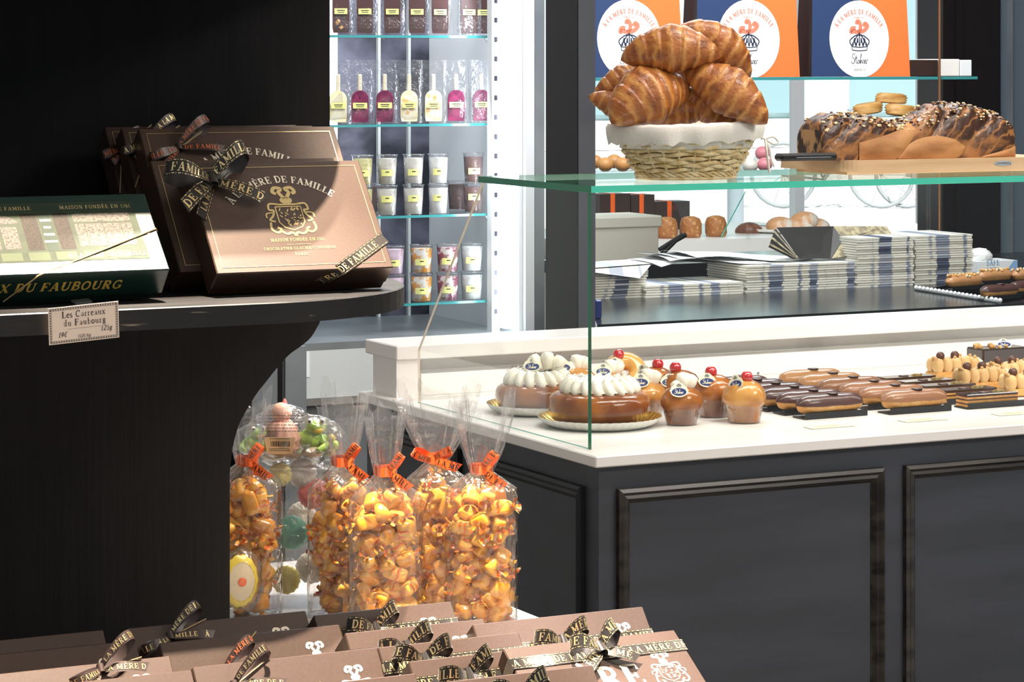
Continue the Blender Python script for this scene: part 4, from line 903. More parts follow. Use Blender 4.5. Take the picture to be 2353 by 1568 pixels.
# ================================================================ pastry counter
UE = 4.6
ct = thing('pastry_counter', 'long navy panelled shop counter with white marble worktop and raised back ledge', 'counter', (CU, CV, 0))
b = MB(); bx = .012
b.box((bx, bx, 0), (UE-CU, .905, ZS-.018), 'navy_paint')
b.build('counter_body', ct)
def moulding(o, axis, a0_, a1_, z0, z1, face):
    """picture-frame moulding on a face; axis 'u' runs along the front, 'v' along the end"""
    b = MB()
    def P(a, z, h): return Vector((a, face-h, z)) if axis == 'u' else Vector((face-h, a, z))
    prof = ((0, 0), (.0005, .009), (.006, .012), (.011, .007), (.016, .009), (.021, .003), (.024, 0))
    R = [[P(a, z, h) for a, z in ((a0_+d, z0+d), (a1_-d, z0+d), (a1_-d, z1-d), (a0_+d, z1-d))] for d, h in prof]
    b.grid(R, 'moulding' if axis == 'u' else 'dark_paint', cv=True, smooth=False); b.build('panel_moulding', o)  # end mouldings get a darker colour for the weaker light on that side
def at_front(x): return Wv(x, 0, CV+bx).x-CU
moulding(ct, 'u', at_front(1416), at_front(2027), .12, Wv(1416, 1127, CV).z, bx)
moulding(ct, 'u', at_front(2075), at_front(2075)+.50, .12, Wv(1416, 1127, CV).z, bx)
moulding(ct, 'u', at_front(2075)+.545, at_front(2075)+1.05, .12, Wv(1416, 1127, CV).z, bx)
moulding(ct, 'v', .055, .455, .12, Wv(1416, 1127, CV).z, bx); moulding(ct, 'v', .50, .86, .12, Wv(1416, 1127, CV).z, bx)
b = MB(); b.box((0, 0, ZS-.018), (UE-CU, .918, ZS), 'marble', bev=.002); b.build('worktop', ct)
# raised ledge at the back: end block, recess, lower strip, cap
lb = Wz(911, 915, ZS); LV = lb.y-CV; LU = lb.x-CU
b = MB(); ct0 = Wv(912, 828, lb.y).z; ct1 = Wv(912, 795, lb.y).z
b.box((LU, LV, ZS), (LU+.046, .9, ct0), 'marble'); b.box((LU-.003, LV-.006, ct0), (UE-CU, .93, ct1), 'marble', bev=.002)
b.box((LU+.046, LV+.05, ZS), (UE-CU, LV+.06, ct0), 'marble'); b.box((LU+.052, LV+.006, ZS), (UE-CU, LV+.05, ZS+.040), 'white_board', bev=.001)
b.build('back_ledge', ct)
for x_, y_ in ((1742, 858),):
    p = Wv(x_, y_, lb.y+.006); b = MB(); b.lathe([(0, -.0012), (.002, -.001), (.003, 0)], 'screw', 12, tf=Matrix.Translation(p-Vector((CU, CV, 0))) @ Matrix.Rotation(math.pi/2, 4, 'X') @ Matrix.Scale(-1, 4, (0, 0, 1))); b.build('screw', ct)
# ---------------------------------------------------------------- glass case
g0 = Wz(1359, 1034, ZS); GU, GV = g0.x, g0.y; top = Wu(1362, 444, GU).z; th = .010; tt = .0105
gc = thing('glass_case', 'open-backed clear glass display case with green edges on the counter', 'glass case', (GU, GV, ZS))
Lg = UE-GU-.1; h = top-ZS; bk = Wu(1107, 408, GU).y-GV; bk2 = Wu(960, 805, GU).y-GV; zk = Wu(960, 805, GU).z-ZS
def pane(name, pts, off, edge, seam=None):
    """pts: closed outline of one face; off: thickness vector"""
    b = MB(); off = Vector(off); A_ = [Vector(p) for p in pts]; B_ = [p+off for p in A_]
    b.poly(A_, 'glass'); b.poly(B_[::-1], 'glass'); n = len(A_)
    for i in range(n):
        j = (i+1) % n
        if edge[i]: b.quad(A_[i], A_[j], B_[j], B_[i], edge[i])
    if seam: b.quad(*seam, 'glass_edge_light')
    return b.build(name, gc)
E_, EL = 'glass_edge', 'glass_edge_light'
pane('front_pane', [(0, 0, 0), (Lg, 0, 0), (Lg, 0, h), (0, 0, h)], (0, th, 0), (None, E_, EL, E_))
pane('side_pane', [(0, th+.001, 0), (0, th+.001, h), (0, bk, h), (0, bk2, zk), (0, bk2, 0)], (th*.45, 0, 0), (E_, EL, 'clear_edge', 'clear_edge', None), [(-.0003, th+.001, .0002), (-.0003, bk2, .0002), (-.0003, bk2, .0016), (-.0003, th+.001, .0016)])
pane('top_pane', [(-.002, -.003, h+.0005), (Lg, -.003, h+.0005), (Lg, bk+.01, h+.0005), (-.002, bk+.01, h+.0005)], (0, 0, tt), (EL, E_, E_, E_))
TZ = top+.0005+tt+.0003          # upper face of the glass top
# ================================================================ pastries in the case
def oval_tag(t, m, s=.013):
    """ivory oval card: navy oval, crown, house name"""
    b = MB(); f = lambda z: (lambda x, y: m @ Vector((x, y, z)))
    rim = [(s*1.18*math.cos(a*.314)*(1+.05*math.cos(a*2.5)), s*.86*math.sin(a*.314)+(s*.22 if 3 < a < 7 else 0)) for a in range(20)]
    b.poly([f(0)(*p) for p in rim], 'tag_ivory'); b.poly([f(-.0007)(*p) for p in rim[::-1]], 'tag_ivory')
    for i in range(20): b.quad(f(0)(*rim[i]), f(-.0007)(*rim[i]), f(-.0007)(*rim[(i+1) % 20]), f(0)(*rim[(i+1) % 20]), 'tag_ivory')
    b.poly([f(.0002)(s*.95*math.cos(a*.314), -s*.16+s*.52*math.sin(a*.314)) for a in range(20)], 'tag_blue')
    script_word(b, s*.62, lambda x, y: f(.0004)(x, y-s*.46), 'tag_ivory', .09); crown(b, s*.62, lambda x, y: f(.0003)(x, y+s*.44), 'navy_print')
    return b.build('name_tag', t)
def cream_ring(b, R, z, n, r, ht, rnd, squash=1):
    """piped shell strokes leaning outwards round a ring"""
    for k in range(n):
        a = 2*math.pi*k/n; m = Matrix.Translation((R*math.cos(a), R*math.sin(a), z)) @ Matrix.Rotation(a, 4, 'Z') @ Matrix.Rotation(.3, 4, 'X') @ Matrix.Rotation(.12+rnd.uniform(-.08, .08), 4, 'Y')
        rows = []
        for i in range(7):
            f = i/6; row = []
            for j in range(12):
                an = 2*math.pi*j/12; w_ = math.sin(math.pi*min(1, .08+f*.92))**.6; row.append(m @ Vector((r*1.25*math.cos(an)*w_*(1-.25*f)+r*.3*(1-f), r*.62*math.sin(an)*w_, ht*(f-.28)*1.05)))
            rows.append(row)
        b.grid(rows, 'cream', cv=True)
def flecks(b, rnd, n, fn, s=.0014):
    for k in range(n):
        p, nn = fn(); a = rnd.uniform(0, 6.28); d = Vector((math.cos(a), math.sin(a), rnd.uniform(-.3, .3)))*s*rnd.uniform(.5, 2); q = d.cross(nn)*.3
        if q.length < 1e-6: continue
        b.add([p-d+nn*.0003, p+q+nn*.0006, p+d+nn*.0003, p-q+nn*.0006], [(0, 1, 2, 3)], 'cocoa')
def big_baba(label, c, R, r, plate=True, seed=1, puffs=True, hgt=.066, ring=19):
    t = thing('ring_baba', label, 'baba', c, -TH, 'cream-topped ring babas in the case'); rnd = random.Random(seed)
    z0 = .004
    b = MB(); prof = []
    for i in range(21):
        a = -math.pi/2+math.pi*2*i/20; prof.append((R-r+r*math.copysign(abs(math.cos(a))**.62, math.cos(a)), z0+hgt/2+hgt/2*math.copysign(abs(math.sin(a))**.72, math.sin(a))))
    ph = rnd.uniform(0, 6)
    b.lathe(prof, 'baba', 48, wob=lambda a, f: 1+.018*math.sin(3*a+ph)+.01*math.sin(7*a)); b.build('sponge_ring', t)
    b = MB(); zc = z0+hgt-.002
    cream_ring(b, R-r*.95, zc+.004, ring, .0168, .032, rnd)
    b.lathe([(R-r*.55, zc+.004), (R-r*.8, zc+.020), (R-r*1.3, zc+.023), (R-r*1.9, zc+.012), (.004, zc+.006)], 'cream', 28)
    def fl():
        a = rnd.uniform(0, 6.28); q = R-r*.95+rnd.uniform(-.020, .0165); return Vector((q*math.cos(a), q*math.sin(a), zc+.0065+.0235*max(.2, 1-((q-(R-r*.95))/.026)**2))), Vector((0, 0, 1))
    flecks(b, rnd, 420, fl, .0015); b.build('cream_border', t)
    if puffs:
        b = MB()
        for k, (dx, dz) in enumerate(((-.016, 0), (.004, .004), (.022, -.002))):
            m = Matrix.Translation((dx+.012, .012, zc+.034+dz)) @ Matrix.Rotation(.5*(k-1), 4, 'Y')
            b.lathe([(.002, -.016), (.0145, -.012), (.016, .006), (.0125, .014), (.002, .016)], 'cream', 14, tf=m, sx=.75, sy=1.1)
        flecks(b, rnd, 60, lambda: (Vector((rnd.uniform(-.015, .04), .012+rnd.uniform(-.012, .01), zc+.052)), Vector((0, 0, 1)))); b.build('cream_plume', t)
        oval_tag(t, Matrix.Rotation(TH, 4, 'Z') @ Matrix.Translation((0, 0, 0)) @ (Matrix.Translation((-.012, -.0, zc+.032)) @ frame((0, 0, 0), RT, UP, TO) @ Matrix.Rotation(-.35, 4, 'X')))
    if plate:
        pt = thing('gold_doily', 'fluted gold cake card under the '+label[label.index(' ')+1:].split(',')[0], 'cake card', (c[0], c[1], c[2]), -TH, 'gold cake cards under the ring babas')
        b = MB(); RP = R*1.20; fl_ = lambda a, f: 1+(.016*math.cos(44*a) if f > .45 else 0)
        b.lathe([(0, .002), (RP*.8, .002), (RP*.9, .007), (RP*1.0, .0165)], 'gold_card', 176, wob=fl_); b.build('gold_face', pt)
        b = MB(); b.lathe([(RP*1.002, .0165), (RP*.91, .006), (RP*.80, .0004), (0, .0004)], 'doily', 176, wob=lambda a, f: 1+(.016*math.cos(44*a) if f < .55 else 0)); b.build('paper_back', pt)
    return t
def zc(x, y): return Wz(x, y, ZS+.0005)
big_baba('front ring baba with piped cream border and cocoa flecks, behind the glass corner edge', zc(1378, 977), .0865, .041, seed=2, puffs=False, hgt=.054)
big_baba('rear ring baba with piped cream border, further left in the case', zc(1237, 946), .075, .036, seed=5, hgt=.047, ring=17)
# free-standing cream plume pieces with tags at the back belong to two smaller babas
def cup_baba(label, p, r, H, top, seed, mat='baba', cup=True, tagpos=None, cherry=None, cream=False, tagyaw=0, tagroll=0):
    t = thing('cup_baba', label, 'baba', p, -TH, 'individual babas in clear cups'); rnd = random.Random(seed); b = MB(); hc = H*.38
    b.lathe([(r*.72, .001), (r*.80, hc*.5), (r*.86, hc), (r*1.04, hc*1.25), (r*1.06, H*.58), (r*.98, H*.74), (r*.78, H*.88), (r*.42, H*.97), (r*.05, H)], mat, 32, wob=lambda a, f: 1+.03*math.sin(2*a+seed)+.02*math.sin(5*a+seed*2)); b.cap([(r*.72*math.cos(a*.5), r*.72*math.sin(a*.5), .001) for a in range(12)][::-1], mat); b.build('sponge', t)
    if cup:
        b = MB(); b.lathe([(r*.74, 0), (r*.92, hc*1.12)], 'film', 72, wob=lambda a, f: 1+.02*math.cos(24*a)); b.lathe([(r*.92, hc*1.12), (r*.96, hc*1.15), (r*.94, hc*1.2)], 'clear_plastic', 48); b.build('clear_cup', t)
    if cream:
        b = MB()
        for k, (dx, dz, s) in enumerate(((-.006, -.006, .9), (.002, .006, 1), (.014, .003, .95))):
            b.lathe([(.002, -.020), (.012*s, -.014), (.0145*s, .004), (.012*s, .013), (.002, .0155)], 'cream', 14, tf=Matrix.Translation((dx, -.006+.004*k, H+dz)) @ Matrix.Rotation(.45*(k-1), 4, 'Y'), sx=.8)
        flecks(b, rnd, 50, lambda: (Vector((rnd.uniform(-.012, .022), rnd.uniform(-.012, .008), H+.0165)), Vector((0, 0, 1)))); b.build('cream_plume', t)
    if cherry:
        b = MB(); b.ball((cherry[0], cherry[1], H+.004), .0105, 'cherry', 16, 10); b.build('cherry', t)
    if tagpos:
        oval_tag(t, Matrix.Rotation(TH, 4, 'Z') @ (Matrix.Translation(Matrix.Rotation(-TH, 3, 'Z') @ Vector(tagpos)) @ frame((0, 0, 0), RT, UP, TO) @ Matrix.Rotation(tagroll, 4, 'Z') @ Matrix.Rotation(tagyaw, 4, 'Y') @ Matrix.Rotation(-.4, 4, 'X')))
    return t
cup_baba('cream-plumed cup baba with a blue name tag, first in front of the ring babas', zc(1566, 975), .0335, .066, 0, 1, 'baba', tagpos=(-.006, -.031, .060), cream=True)
cup_baba('cup baba with cherry and name tag, middle of the front row', zc(1641, 957), .034, .073, 0, 2, 'baba', tagpos=(-.014, -.026, .064), cherry=(-.006, -.006))
cup_baba('rightmost cup baba, light glaze and cherry with a tilted name tag', zc(1710, 970), .0355, .073, 0, 3, 'baba_light', tagpos=(-.016, -.020, .068), cherry=(.004, -.006), tagyaw=-.7, tagroll=.35)
cup_baba('dark cherry baba behind the cream-plumed cup baba', zc(1562, 938), .036, .068, 0, 4, 'baba', tagpos=(-.02, -.024, .050), cherry=(-.008, -.006), cup=True)
cup_baba('glossy brown baba with cherry, behind the front ring baba', zc(1506, 930), .035, .068, 0, 6, 'baba', tagpos=(-.022, -.02, .060), cherry=(.004, -.004), tagyaw=-.6, tagroll=.6)
cup_baba('cream-plumed baba hidden behind the right side of the front ring baba', zc(1484, 958), .034, .062, 0, 7, 'baba_light', tagpos=(-.01, -.026, .064), cream=True)
cup_baba('cream-plumed baba with tag between the two ring babas', zc(1322, 915), .035, .058, 0, 8, 'baba_light', tagpos=(-.022, -.026, .060), cream=True, cup=False)
cup_baba('cream-plumed baba behind the glass corner edge', zc(1400, 925), .034, .056, 0, 9, 'baba_light', tagpos=(-.012, -.028, .060), cream=True, cup=False)
# yellow glazed choux ring
p = zc(1436, 902); t = thing('glazed_ring', 'yellow glazed ring pastry with a cherry and name tag at the back', 'pastry', p, -TH); b = MB()
m = Matrix.Translation((0, 0, .036)) @ Matrix.Rotation(.95, 4, 'X')
b.lathe([(.024+.0175*math.cos(a*.3927), .0185*math.sin(a*.3927)) for a in range(17)], 'glaze_yellow', 36, tf=m); b.build('ring', t)
b = MB(); b.lathe([(.028, .0), (.030, .014), (.018, .024), (.002, .026)], 'baba_light', 24); b.build('choux_base', t)
b = MB(); b.ball((-.012, -.004, .070), .0105, 'cherry', 16, 10); b.build('cherry', t)
oval_tag(t, Matrix.Rotation(TH, 4, 'Z') @ (Matrix.Translation(Matrix.Rotation(-TH, 3, 'Z') @ Vector((-.018, -.026, .054))) @ frame((0, 0, 0), RT, UP, TO) @ Matrix.Rotation(.35, 4, 'Z') @ Matrix.Rotation(-.3, 4, 'X')))
# ---- eclairs
def make_eclair(icing, label, group):
    t = thing('eclair', label, 'eclair', group=group); b = MB(); Lh = .068; r = .0185
    def rows(rr, z, a0, a1, k, ext, wob):
        out = []
        for i in range(19):
            s = -1+2*i/18; x = s*(Lh+ext); q = max(1e-5, 1-abs(s)**5)**.5*rr; out.append([(x, q*math.cos(math.radians(a0+(a1-a0)*j/k)), z+q*.86*math.sin(math.radians(a0+(a1-a0)*j/k))+wob*math.sin(9*s+j)) for j in range(k+1)])
        return out
    b.grid(rows(r, .021, 0, 360, 16, 0, .0003), 'choux'); b.build('choux_shell', t)
    b = MB(); b.grid(rows(r*1.06, .0225, -8, 188, 14, .001, .0004), icing); b.build('icing', t)
    b = MB(); b.lathe([(.0105, 0), (.0105, .0012), (0, .0016)], 'dark_choc', 24, (.004, -.003, .0395), 1, .9); b.build('chocolate_disc', t)
    b = MB(); b.box((-Lh*.93, -r*1.02, 0), (Lh*.97, r*1.02, .0022), 'black_card'); b.box((-Lh*.93, -r*1.06, 0), (Lh*.97, -r*1.02, .0105), 'black_card'); b.build('black_card', t)
    return t
ed = make_eclair('dark_choc', 'dark chocolate eclair at the front of the dark row', 'dark chocolate eclairs in the case')
em = make_eclair('milk_choc', 'milk chocolate eclair at the front of the light row', 'milk and coffee eclairs in the case')
ec = make_eclair('coffee_icing', 'coffee iced eclair at the very back of the light row', 'milk and coffee eclairs in the case')
def row(first_px, last_px, n):
    a = zc(*first_px); c = zc(*last_px); return [a.lerp(c, i/(n-1)) for i in range(n)]
dl = ['',  'dark chocolate eclair second from the front, overlapping the first', 'dark chocolate eclair third from the front by the rightmost cup baba', 'dark chocolate eclair fourth from the front, half hidden behind a baba', 'dark chocolate eclair fifth from the front, behind the cherry babas', 'dark brown eclair at the back of the dark row']
for i, p in enumerate(row((1906, 957), (1692, 914), 6)):
    if i == 0: ed.location = p; ed.rotation_euler = (0, 0, .02)
    else: dup(ed, dl[i], p, .03*(-1)**i)
ml = ['', 'milk chocolate eclair second from the front of the light row', 'milk chocolate eclair third from the front of the light row', 'milk chocolate eclair fourth from the front of the light row', 'coffee iced eclair second from the back of the light row']
P6 = row((2100, 946), (1862, 897), 6)
em.location = P6[0]; ec.location = P6[5]
for i in (1, 2, 3): dup(em, ml[i], P6[i], .02*(-1)**i)
dup(ec, ml[4], P6[4], -.02)
# ---- opera slices
def make_opera(label):
    t = thing('opera_slice', label, 'cake slice', group='layered chocolate slices in the case'); b = MB(); hx, hy = .055, .0165
    z = .003
    for k, (m, hh) in enumerate((('opera_layer', .004), ('hazel_dark', .003), ('opera_layer', .004), ('hazel_dark', .003), ('choux', .003), ('hazel_dark', .002))):
        b.box((-hx, -hy, z), (hx, hy, z+hh), m if m != 'opera_layer' else 'pastry_base'); z += hh
    b.build('layers', t); b = MB(); b.box((-hx-.0008, -hy-.0008, z), (hx+.0008, hy+.0008, z+.003), 'opera_glaze', bev=.0008); b.build('glaze', t); z += .003
    b = MB(); b.lathe([(.0095, 0), (.0095, .0012), (0, .0015)], 'dark_choc', 20, (-.006, 0, z)); b.build('chocolate_disc', t)
    b = MB(); rn = random.Random(2)
    for k in range(5): b.box((.014+.004*k, -.004+rn.uniform(-.003, .004), z), (.018+.004*k, rn.uniform(-.002, .004), z+.002+rn.uniform(0, .002)), 'gold_foil')
    b.build('gold_leaf', t)
    b = MB(); b.box((-hx-.002, -hy-.003, 0), (hx+.014, hy+.003, .0025), 'black_card'); b.quad((-hx-.002, -hy-.003, 0), (hx+.014, -hy-.003, 0), (hx+.017, -hy-.006, .011), (-hx-.002, -hy-.006, .011), 'black_card'); b.build('black_card', t)
    return t
op = make_opera('layered chocolate slice with gold leaf at the front of its row')
ol = ['', 'layered chocolate slice second from the front of its row', 'layered chocolate slice in the middle of its row', 'layered chocolate slice second from the back of its row', 'layered chocolate slice at the back of its row']
for i, p in enumerate(row((2268, 934), (2082, 895), 5)):
    if i == 0: op.location = p
    else: dup(op, ol[i], p, 0)
# ---- hazelnut cream tarts
def make_tart(label):
    t = thing('hazelnut_tart', label, 'tart', group='hazelnut cream tarts in the case'); b = MB(); hx, hy = .052, .021
    b.box((-hx, -hy, .001), (hx, hy, .014), 'pastry_base', bev=.003); b.build('pastry_base', t)
    b = MB()
    for r_ in (-1, 1):
        for k in range(5): b.lathe([(.0085, 0), (.0115, .008), (.0110, .018), (.008, .024), (.001, .026)], 'hazel_cream', 14, (-.042+.021*k, r_*.0098, .014), 1, .95)
    b.build('piped_cream', t)
    for k, x in enumerate((-.03, .004)):
        b = MB(); b.ball((x, .0, .043), .0085, 'hazel_dark', 12, 8); b.build('chocolate_ball', t)
    b = MB(); rn = random.Random(5)
    for k in range(9): b.ball((rn.uniform(-.05, .05), rn.uniform(-.02, .02), .040), .0036, 'hazelnut', 7, 5)
    b.build('hazelnut_pieces', t)
    oval_tag(t, Matrix.Translation((.044, -.016, .026)) @ frame((0, 0, 0), RT, UP, TO) @ Matrix.Rotation(-.3, 4, 'X'), .0125)
    return t
ta = make_tart('hazelnut cream tart with two chocolate balls, furthest left of the tarts')
ta.location = zc(2190, 868)
for l, x, y in (('hazelnut cream tart with name tag, in front of the leftmost tart', 2252, 894), ('hazelnut cream tart in the middle between two tagged tarts', 2322, 880), ('hazelnut cream tart nearest the glass at the right frame edge', 2358, 908), ('hazelnut cream tart at the right edge behind the others', 2398, 872)):
    dup(ta, l, zc(x, y), 0)
p = zc(2292, 848); t = thing('chocolate_cake', 'dark glazed square chocolate cake with nuts and name tag on top', 'cake', p); b = MB()
b.box((-.056, -.028, 0), (.056, .028, .044), 'opera_glaze', bev=.003); b.build('glazed_body', t); b = MB(); rn = random.Random(5)
for k in range(16): b.ball((rn.uniform(-.053, .02), rn.uniform(-.024, .024), .046), .005*rn.uniform(.7, 1.2), 'hazelnut', 7, 5)
b.build('nut_pieces', t); oval_tag(t, Matrix.Translation((.012, -.006, .050)) @ frame((0, 0, 0), RT, UP, TO) @ Matrix.Rotation(-.9, 4, 'X'), .0135)
for l, x, y, ww in (('pale price label lying flat before the dark eclair', 1905, 981, .085), ('pale price label lying flat before the milk chocolate eclairs', 2120, 966, .085), ('pale price label lying flat at the right end of the case', 2330, 951, .08)):
    b = MB(); b.box((-ww/2, -.014, 0), (ww/2, .014, .0012), 'tag_ivory')
    for k in range(3): b.box((-ww*.36+.004*k, .005-.006*k, .0012), (ww*.30-.006*k, .0066-.006*k, .0014), 'gold_cord')
    tag(b.build('price_label', loc=zc(x, y)), l, 'price label', 'price labels lying in the case')
# ================================================================ on top of the case
def weave(t, rx0, ry0, rx1, ry1, h, z0):
    b = MB(); NS = 24; rows = 12
    def R(f): k = f**.8; return rx0+(rx1-rx0)*k, ry0+(ry1-ry0)*k
    for r_ in range(rows):
        f = (r_+.5)/rows; a_, c_ = R(f); pts = []; n = NS*4
        for j in range(n):
            th = 2*math.pi*j/n; wob = .0032*math.cos(NS*th/2+math.pi*r_); zz = z0+h*f+.0012*math.sin(3*th+r_*1.7)+.0009*math.sin(NS*th/2)
            pts.append(((a_+wob)*math.cos(th), (c_+wob)*math.sin(th), zz))
        b.tube(pts, .0037, 'wicker', n=6, closed=True)
    for k in range(NS):
        th = 2*math.pi*k/NS; b.tube([(R(f)[0]*math.cos(th), R(f)[1]*math.sin(th), z0+h*f) for f in (0, .25, .5, .75, 1)], .0028, 'wicker', n=5)
    b.build('woven_wall', t)
    b = MB()
    for ph in (0, 1, 2):
        b.tube([((rx0*1.0+.002*math.sin(13*th*2*math.pi/80+ph*2))*math.cos(2*math.pi*th/80), (ry0+.002*math.sin(13*th*2*math.pi/80+ph*2))*math.sin(2*math.pi*th/80), z0-.004+.0035*math.cos(13*th*2*math.pi/80+ph*2.1)) for th in range(80)], .0028, 'wicker', n=5, closed=True)
    b.tube([(rx0*math.cos(2*math.pi*th/40), ry0*math.sin(2*math.pi*th/40), .003) for th in range(40)], .0032, 'wicker', n=6, closed=True)
    for k in range(14): th = 2*math.pi*k/14; b.tube([(rx0*math.cos(th), ry0*math.sin(th), .002), ((rx0+.001)*math.cos(th+.14), (ry0)*math.sin(th+.14), z0)], .0026, 'wicker', n=5)
    b.lathe([(rx0*.98, z0-.001), (.001, z0-.001)], 'wicker', 28, sy=ry0/rx0); b.build('woven_foot', t)
bc = Wz(1591, 412, TZ); BK = thing('bread_basket', 'oval woven wicker basket lined with white cloth on the glass case', 'basket', (bc.x, bc.y+.02, TZ), 0)
weave(BK, .088, .062, .128, .094, .076, .014)
b = MB(); rows = []; n = 64; rn = random.Random(8)
wv_ = [.0018*math.sin(5*j/n*6.283)+.0022*math.sin(11*j/n*6.283+1)+.0012*math.sin(17*j/n*6.283) for j in range(n)]
for rx, z, amp in ((.116, .052, 0), (.124, .076, .2), (.132, .091, .3), (.1385, .0955, .4), (.1415, .0905, .6), (.1405, .080, 1.0), (.1375, .070, 1.7), (.1345, .063, 2.4)):
    rows.append([((rx+wv_[j]*amp*.6)*math.cos(6.283*j/n), (rx*.735+wv_[j]*amp)*math.sin(6.283*j/n), z+wv_[(j*3) % n]*amp*.45+.004*math.cos(6.283*j/n)*(z > .06)) for j in range(n)])
rows.insert(0, [(.001*math.cos(6.283*j/n), .001*math.sin(6.283*j/n), .045) for j in range(n)])
b.grid(rows, 'linen', cv=True); b.build('cloth_liner', BK)
b = MB(); k0 = Vector((.120, -.055, .066))
for pts in ([(0, 0, 0), (.012, -.006, .004), (.020, -.008, -.004), (.012, -.007, -.008), (0, 0, 0)], [(0, 0, 0), (.006, -.004, -.016), (.010, -.003, -.034), (.016, -.003, -.046)], [(0, 0, 0), (.000, -.005, -.02), (.004, -.004, -.042), (.006, -.004, -.056)], [(0, 0, 0), (-.02, -.006, .006), (-.05, -.015, .008)]):
    b.tube([k0+Vector(p) for p in spline(pts, 5)], .0022, 'linen', n=6)
b.build('tie_cord', BK)
# ---- croissants: placed by where they lie in the heap; x right, y up, z to the viewer
def croissant(label, x, y, dd, Lh, R, roll, yaw=0, pitch=0, bend=.3, seed=1, segs=7, skew=0):
    dB = bc.dot(Vector((fw[0], fw[1], 0)))+.018
    t = thing('croissant', label, 'croissant', group='croissants heaped in the basket', mat=Matrix.Translation(W(x, y, dB+dd)) @ frame((0, 0, 0), RT, UP, TO) @ Matrix.Rotation(math.radians(roll), 4, 'Z') @ Matrix.Rotation(math.radians(yaw), 4, 'Y') @ Matrix.Rotation(math.radians(pitch), 4, 'X'))
    rnd = random.Random(seed); n = 72; k = 26; rows = []; uvs = []
    ph = rnd.uniform(0, 6)
    def rad(s):
        e = (1-abs(s)**1.55); base = R*(max(e, 0)**.85*.84+.17*max(0, 1-abs(s)**8))
        q = abs(s)*segs/2+.25; fr = q-math.floor(q)
        return base*(1+.085*(1-fr)-.035+.02*math.sin(s*7+ph))
    for i in range(n+1):
        s = -1+2*i/n; cx = Lh*s; cy = -bend*Lh*(s*s)+skew*Lh*s*s*s; cz = -bend*.45*Lh*s*s*0
        tx = Vector((1, -2*bend*s+3*skew*s*s, 0)).normalized(); ny = Vector((-tx.y, tx.x, 0)); row = []; u = []
        sl = .11
        for j in range(k):
            a = 2*math.pi*j/k; s2 = min(1, max(-1, s+sl*math.cos(a)*(1 if s > 0 else -1)*(1-abs(s))*.0))
            r = rad(s)*(1+.03*math.sin(3*a+ph)+.012*math.sin(9*a+5*s))
            row.append(Vector((cx, cy, cz))+ny*r*math.cos(a)*1.04+Vector((0, 0, 1))*r*math.sin(a)*.92); u.append((s+.02+.05*math.cos(a)*(1 if s > 0 else -1), a/6.283))
        rows.append(row); uvs.append(u)
    b = MB(); b.grid(rows, 'croissant', cv=True, uvs=uvs); b.build('pastry', t); return t
croissant('topmost left croissant lying across the heap, tips left and right', 1541, 112, -.055, .083, .038, 2, 0, 10, .20, 1)
croissant('topmost right croissant sloping down to the right behind the first', 1650, 102, .0, .082, .034, -32, 18, 0, .30, 2)
croissant('large croissant at the left front whose end faces outwards', 1488, 222, -.062, .082, .047, 20, 28, 0, .26, 3, 8)
croissant('large croissant at the right front sloping down to the rim', 1672, 210, -.052, .084, .0385, -33, -8, 5, .12, 4)
croissant('small part of a croissant in the middle gap above the rim', 1632, 246, -.02, .066, .027, -32, 0, 0, .2, 5)
croissant('croissant deep in the middle of the basket, mostly hidden', 1555, 255, -.02, .06, .026, 8, 0, 0, .15, 6)
croissant('croissant at the far left with its tip poking out to the left', 1436, 186, .0, .060, .026, 22, 10, 0, .1, 7)
croissant('croissant buried low at the left, one short tip showing', 1420, 246, -.03, .052, .022, -28, 0, 0, .15, 8)
croissant('hidden croissant filling the back of the heap', 1600, 190, .035, .07, .036, 0, 0, 0, .2, 9)
# ---- bread board with the chocolate braid
bf = Wz(2060, 401, TZ); bl = Wz(1772, 392, TZ)
bd = thing('cutting_board', 'light beech cutting board on the glass case under the chocolate loaf', 'cutting board', (bl.x, bf.y-.006, TZ), 0)
BL = .46; bh = .0195
b = MB(); pts = [(.0, .05)]+[(.03+.03*math.cos(math.radians(a)), .03+.03*math.sin(math.radians(a))) for a in range(180, 271, 15)]+[(BL-.03+.03*math.cos(math.radians(a)), .03+.03*math.sin(math.radians(a))) for a in range(-90, 1, 15)]+[(BL, .21), (0, .21)]
zq = .006; b.prism(pts, zq, zq+bh, 'beech', axis='z'); b.box((.02, .03, 0), (BL-.02, .19, zq), 'beech'); b.build('board', bd)
b = MB(); px0 = Wv(2284, 388, bf.y-.006).x-bl.x; rim = [(px0+.020+.020*math.cos(a*.2618)*1.0, -.0006, zq+bh*.5+.0046*math.sin(a*.2618)) for a in range(24)]
b.poly([Vector(p) for p in rim], 'metal_badge'); text(b, 'CONTINENTA', .0042, lambda x, y: Vector((px0+.020+x, -.0009, zq+bh*.5-.0021+y)), 'ink', track=.02); b.build('metal_badge', bd)
BT = TZ+zq+bh
k0 = Wv(1772, 356, bf.y+.045); t = thing('bread_knife', 'bread knife with long black handle lying on the board', 'knife', (k0.x, bf.y+.012, BT))
b = MB(); b.box((0, 0, .0005), (.115, .026, .0135), 'black_handle', bev=.004); b.box((.03, -.0006, .006), (.10, .0, .0068), 'metal_badge'); b.build('handle', t)
b = MB(); b.box((.115, .010, .004), (.31, .013, .0128), 'steel'); b.build('blade', t)
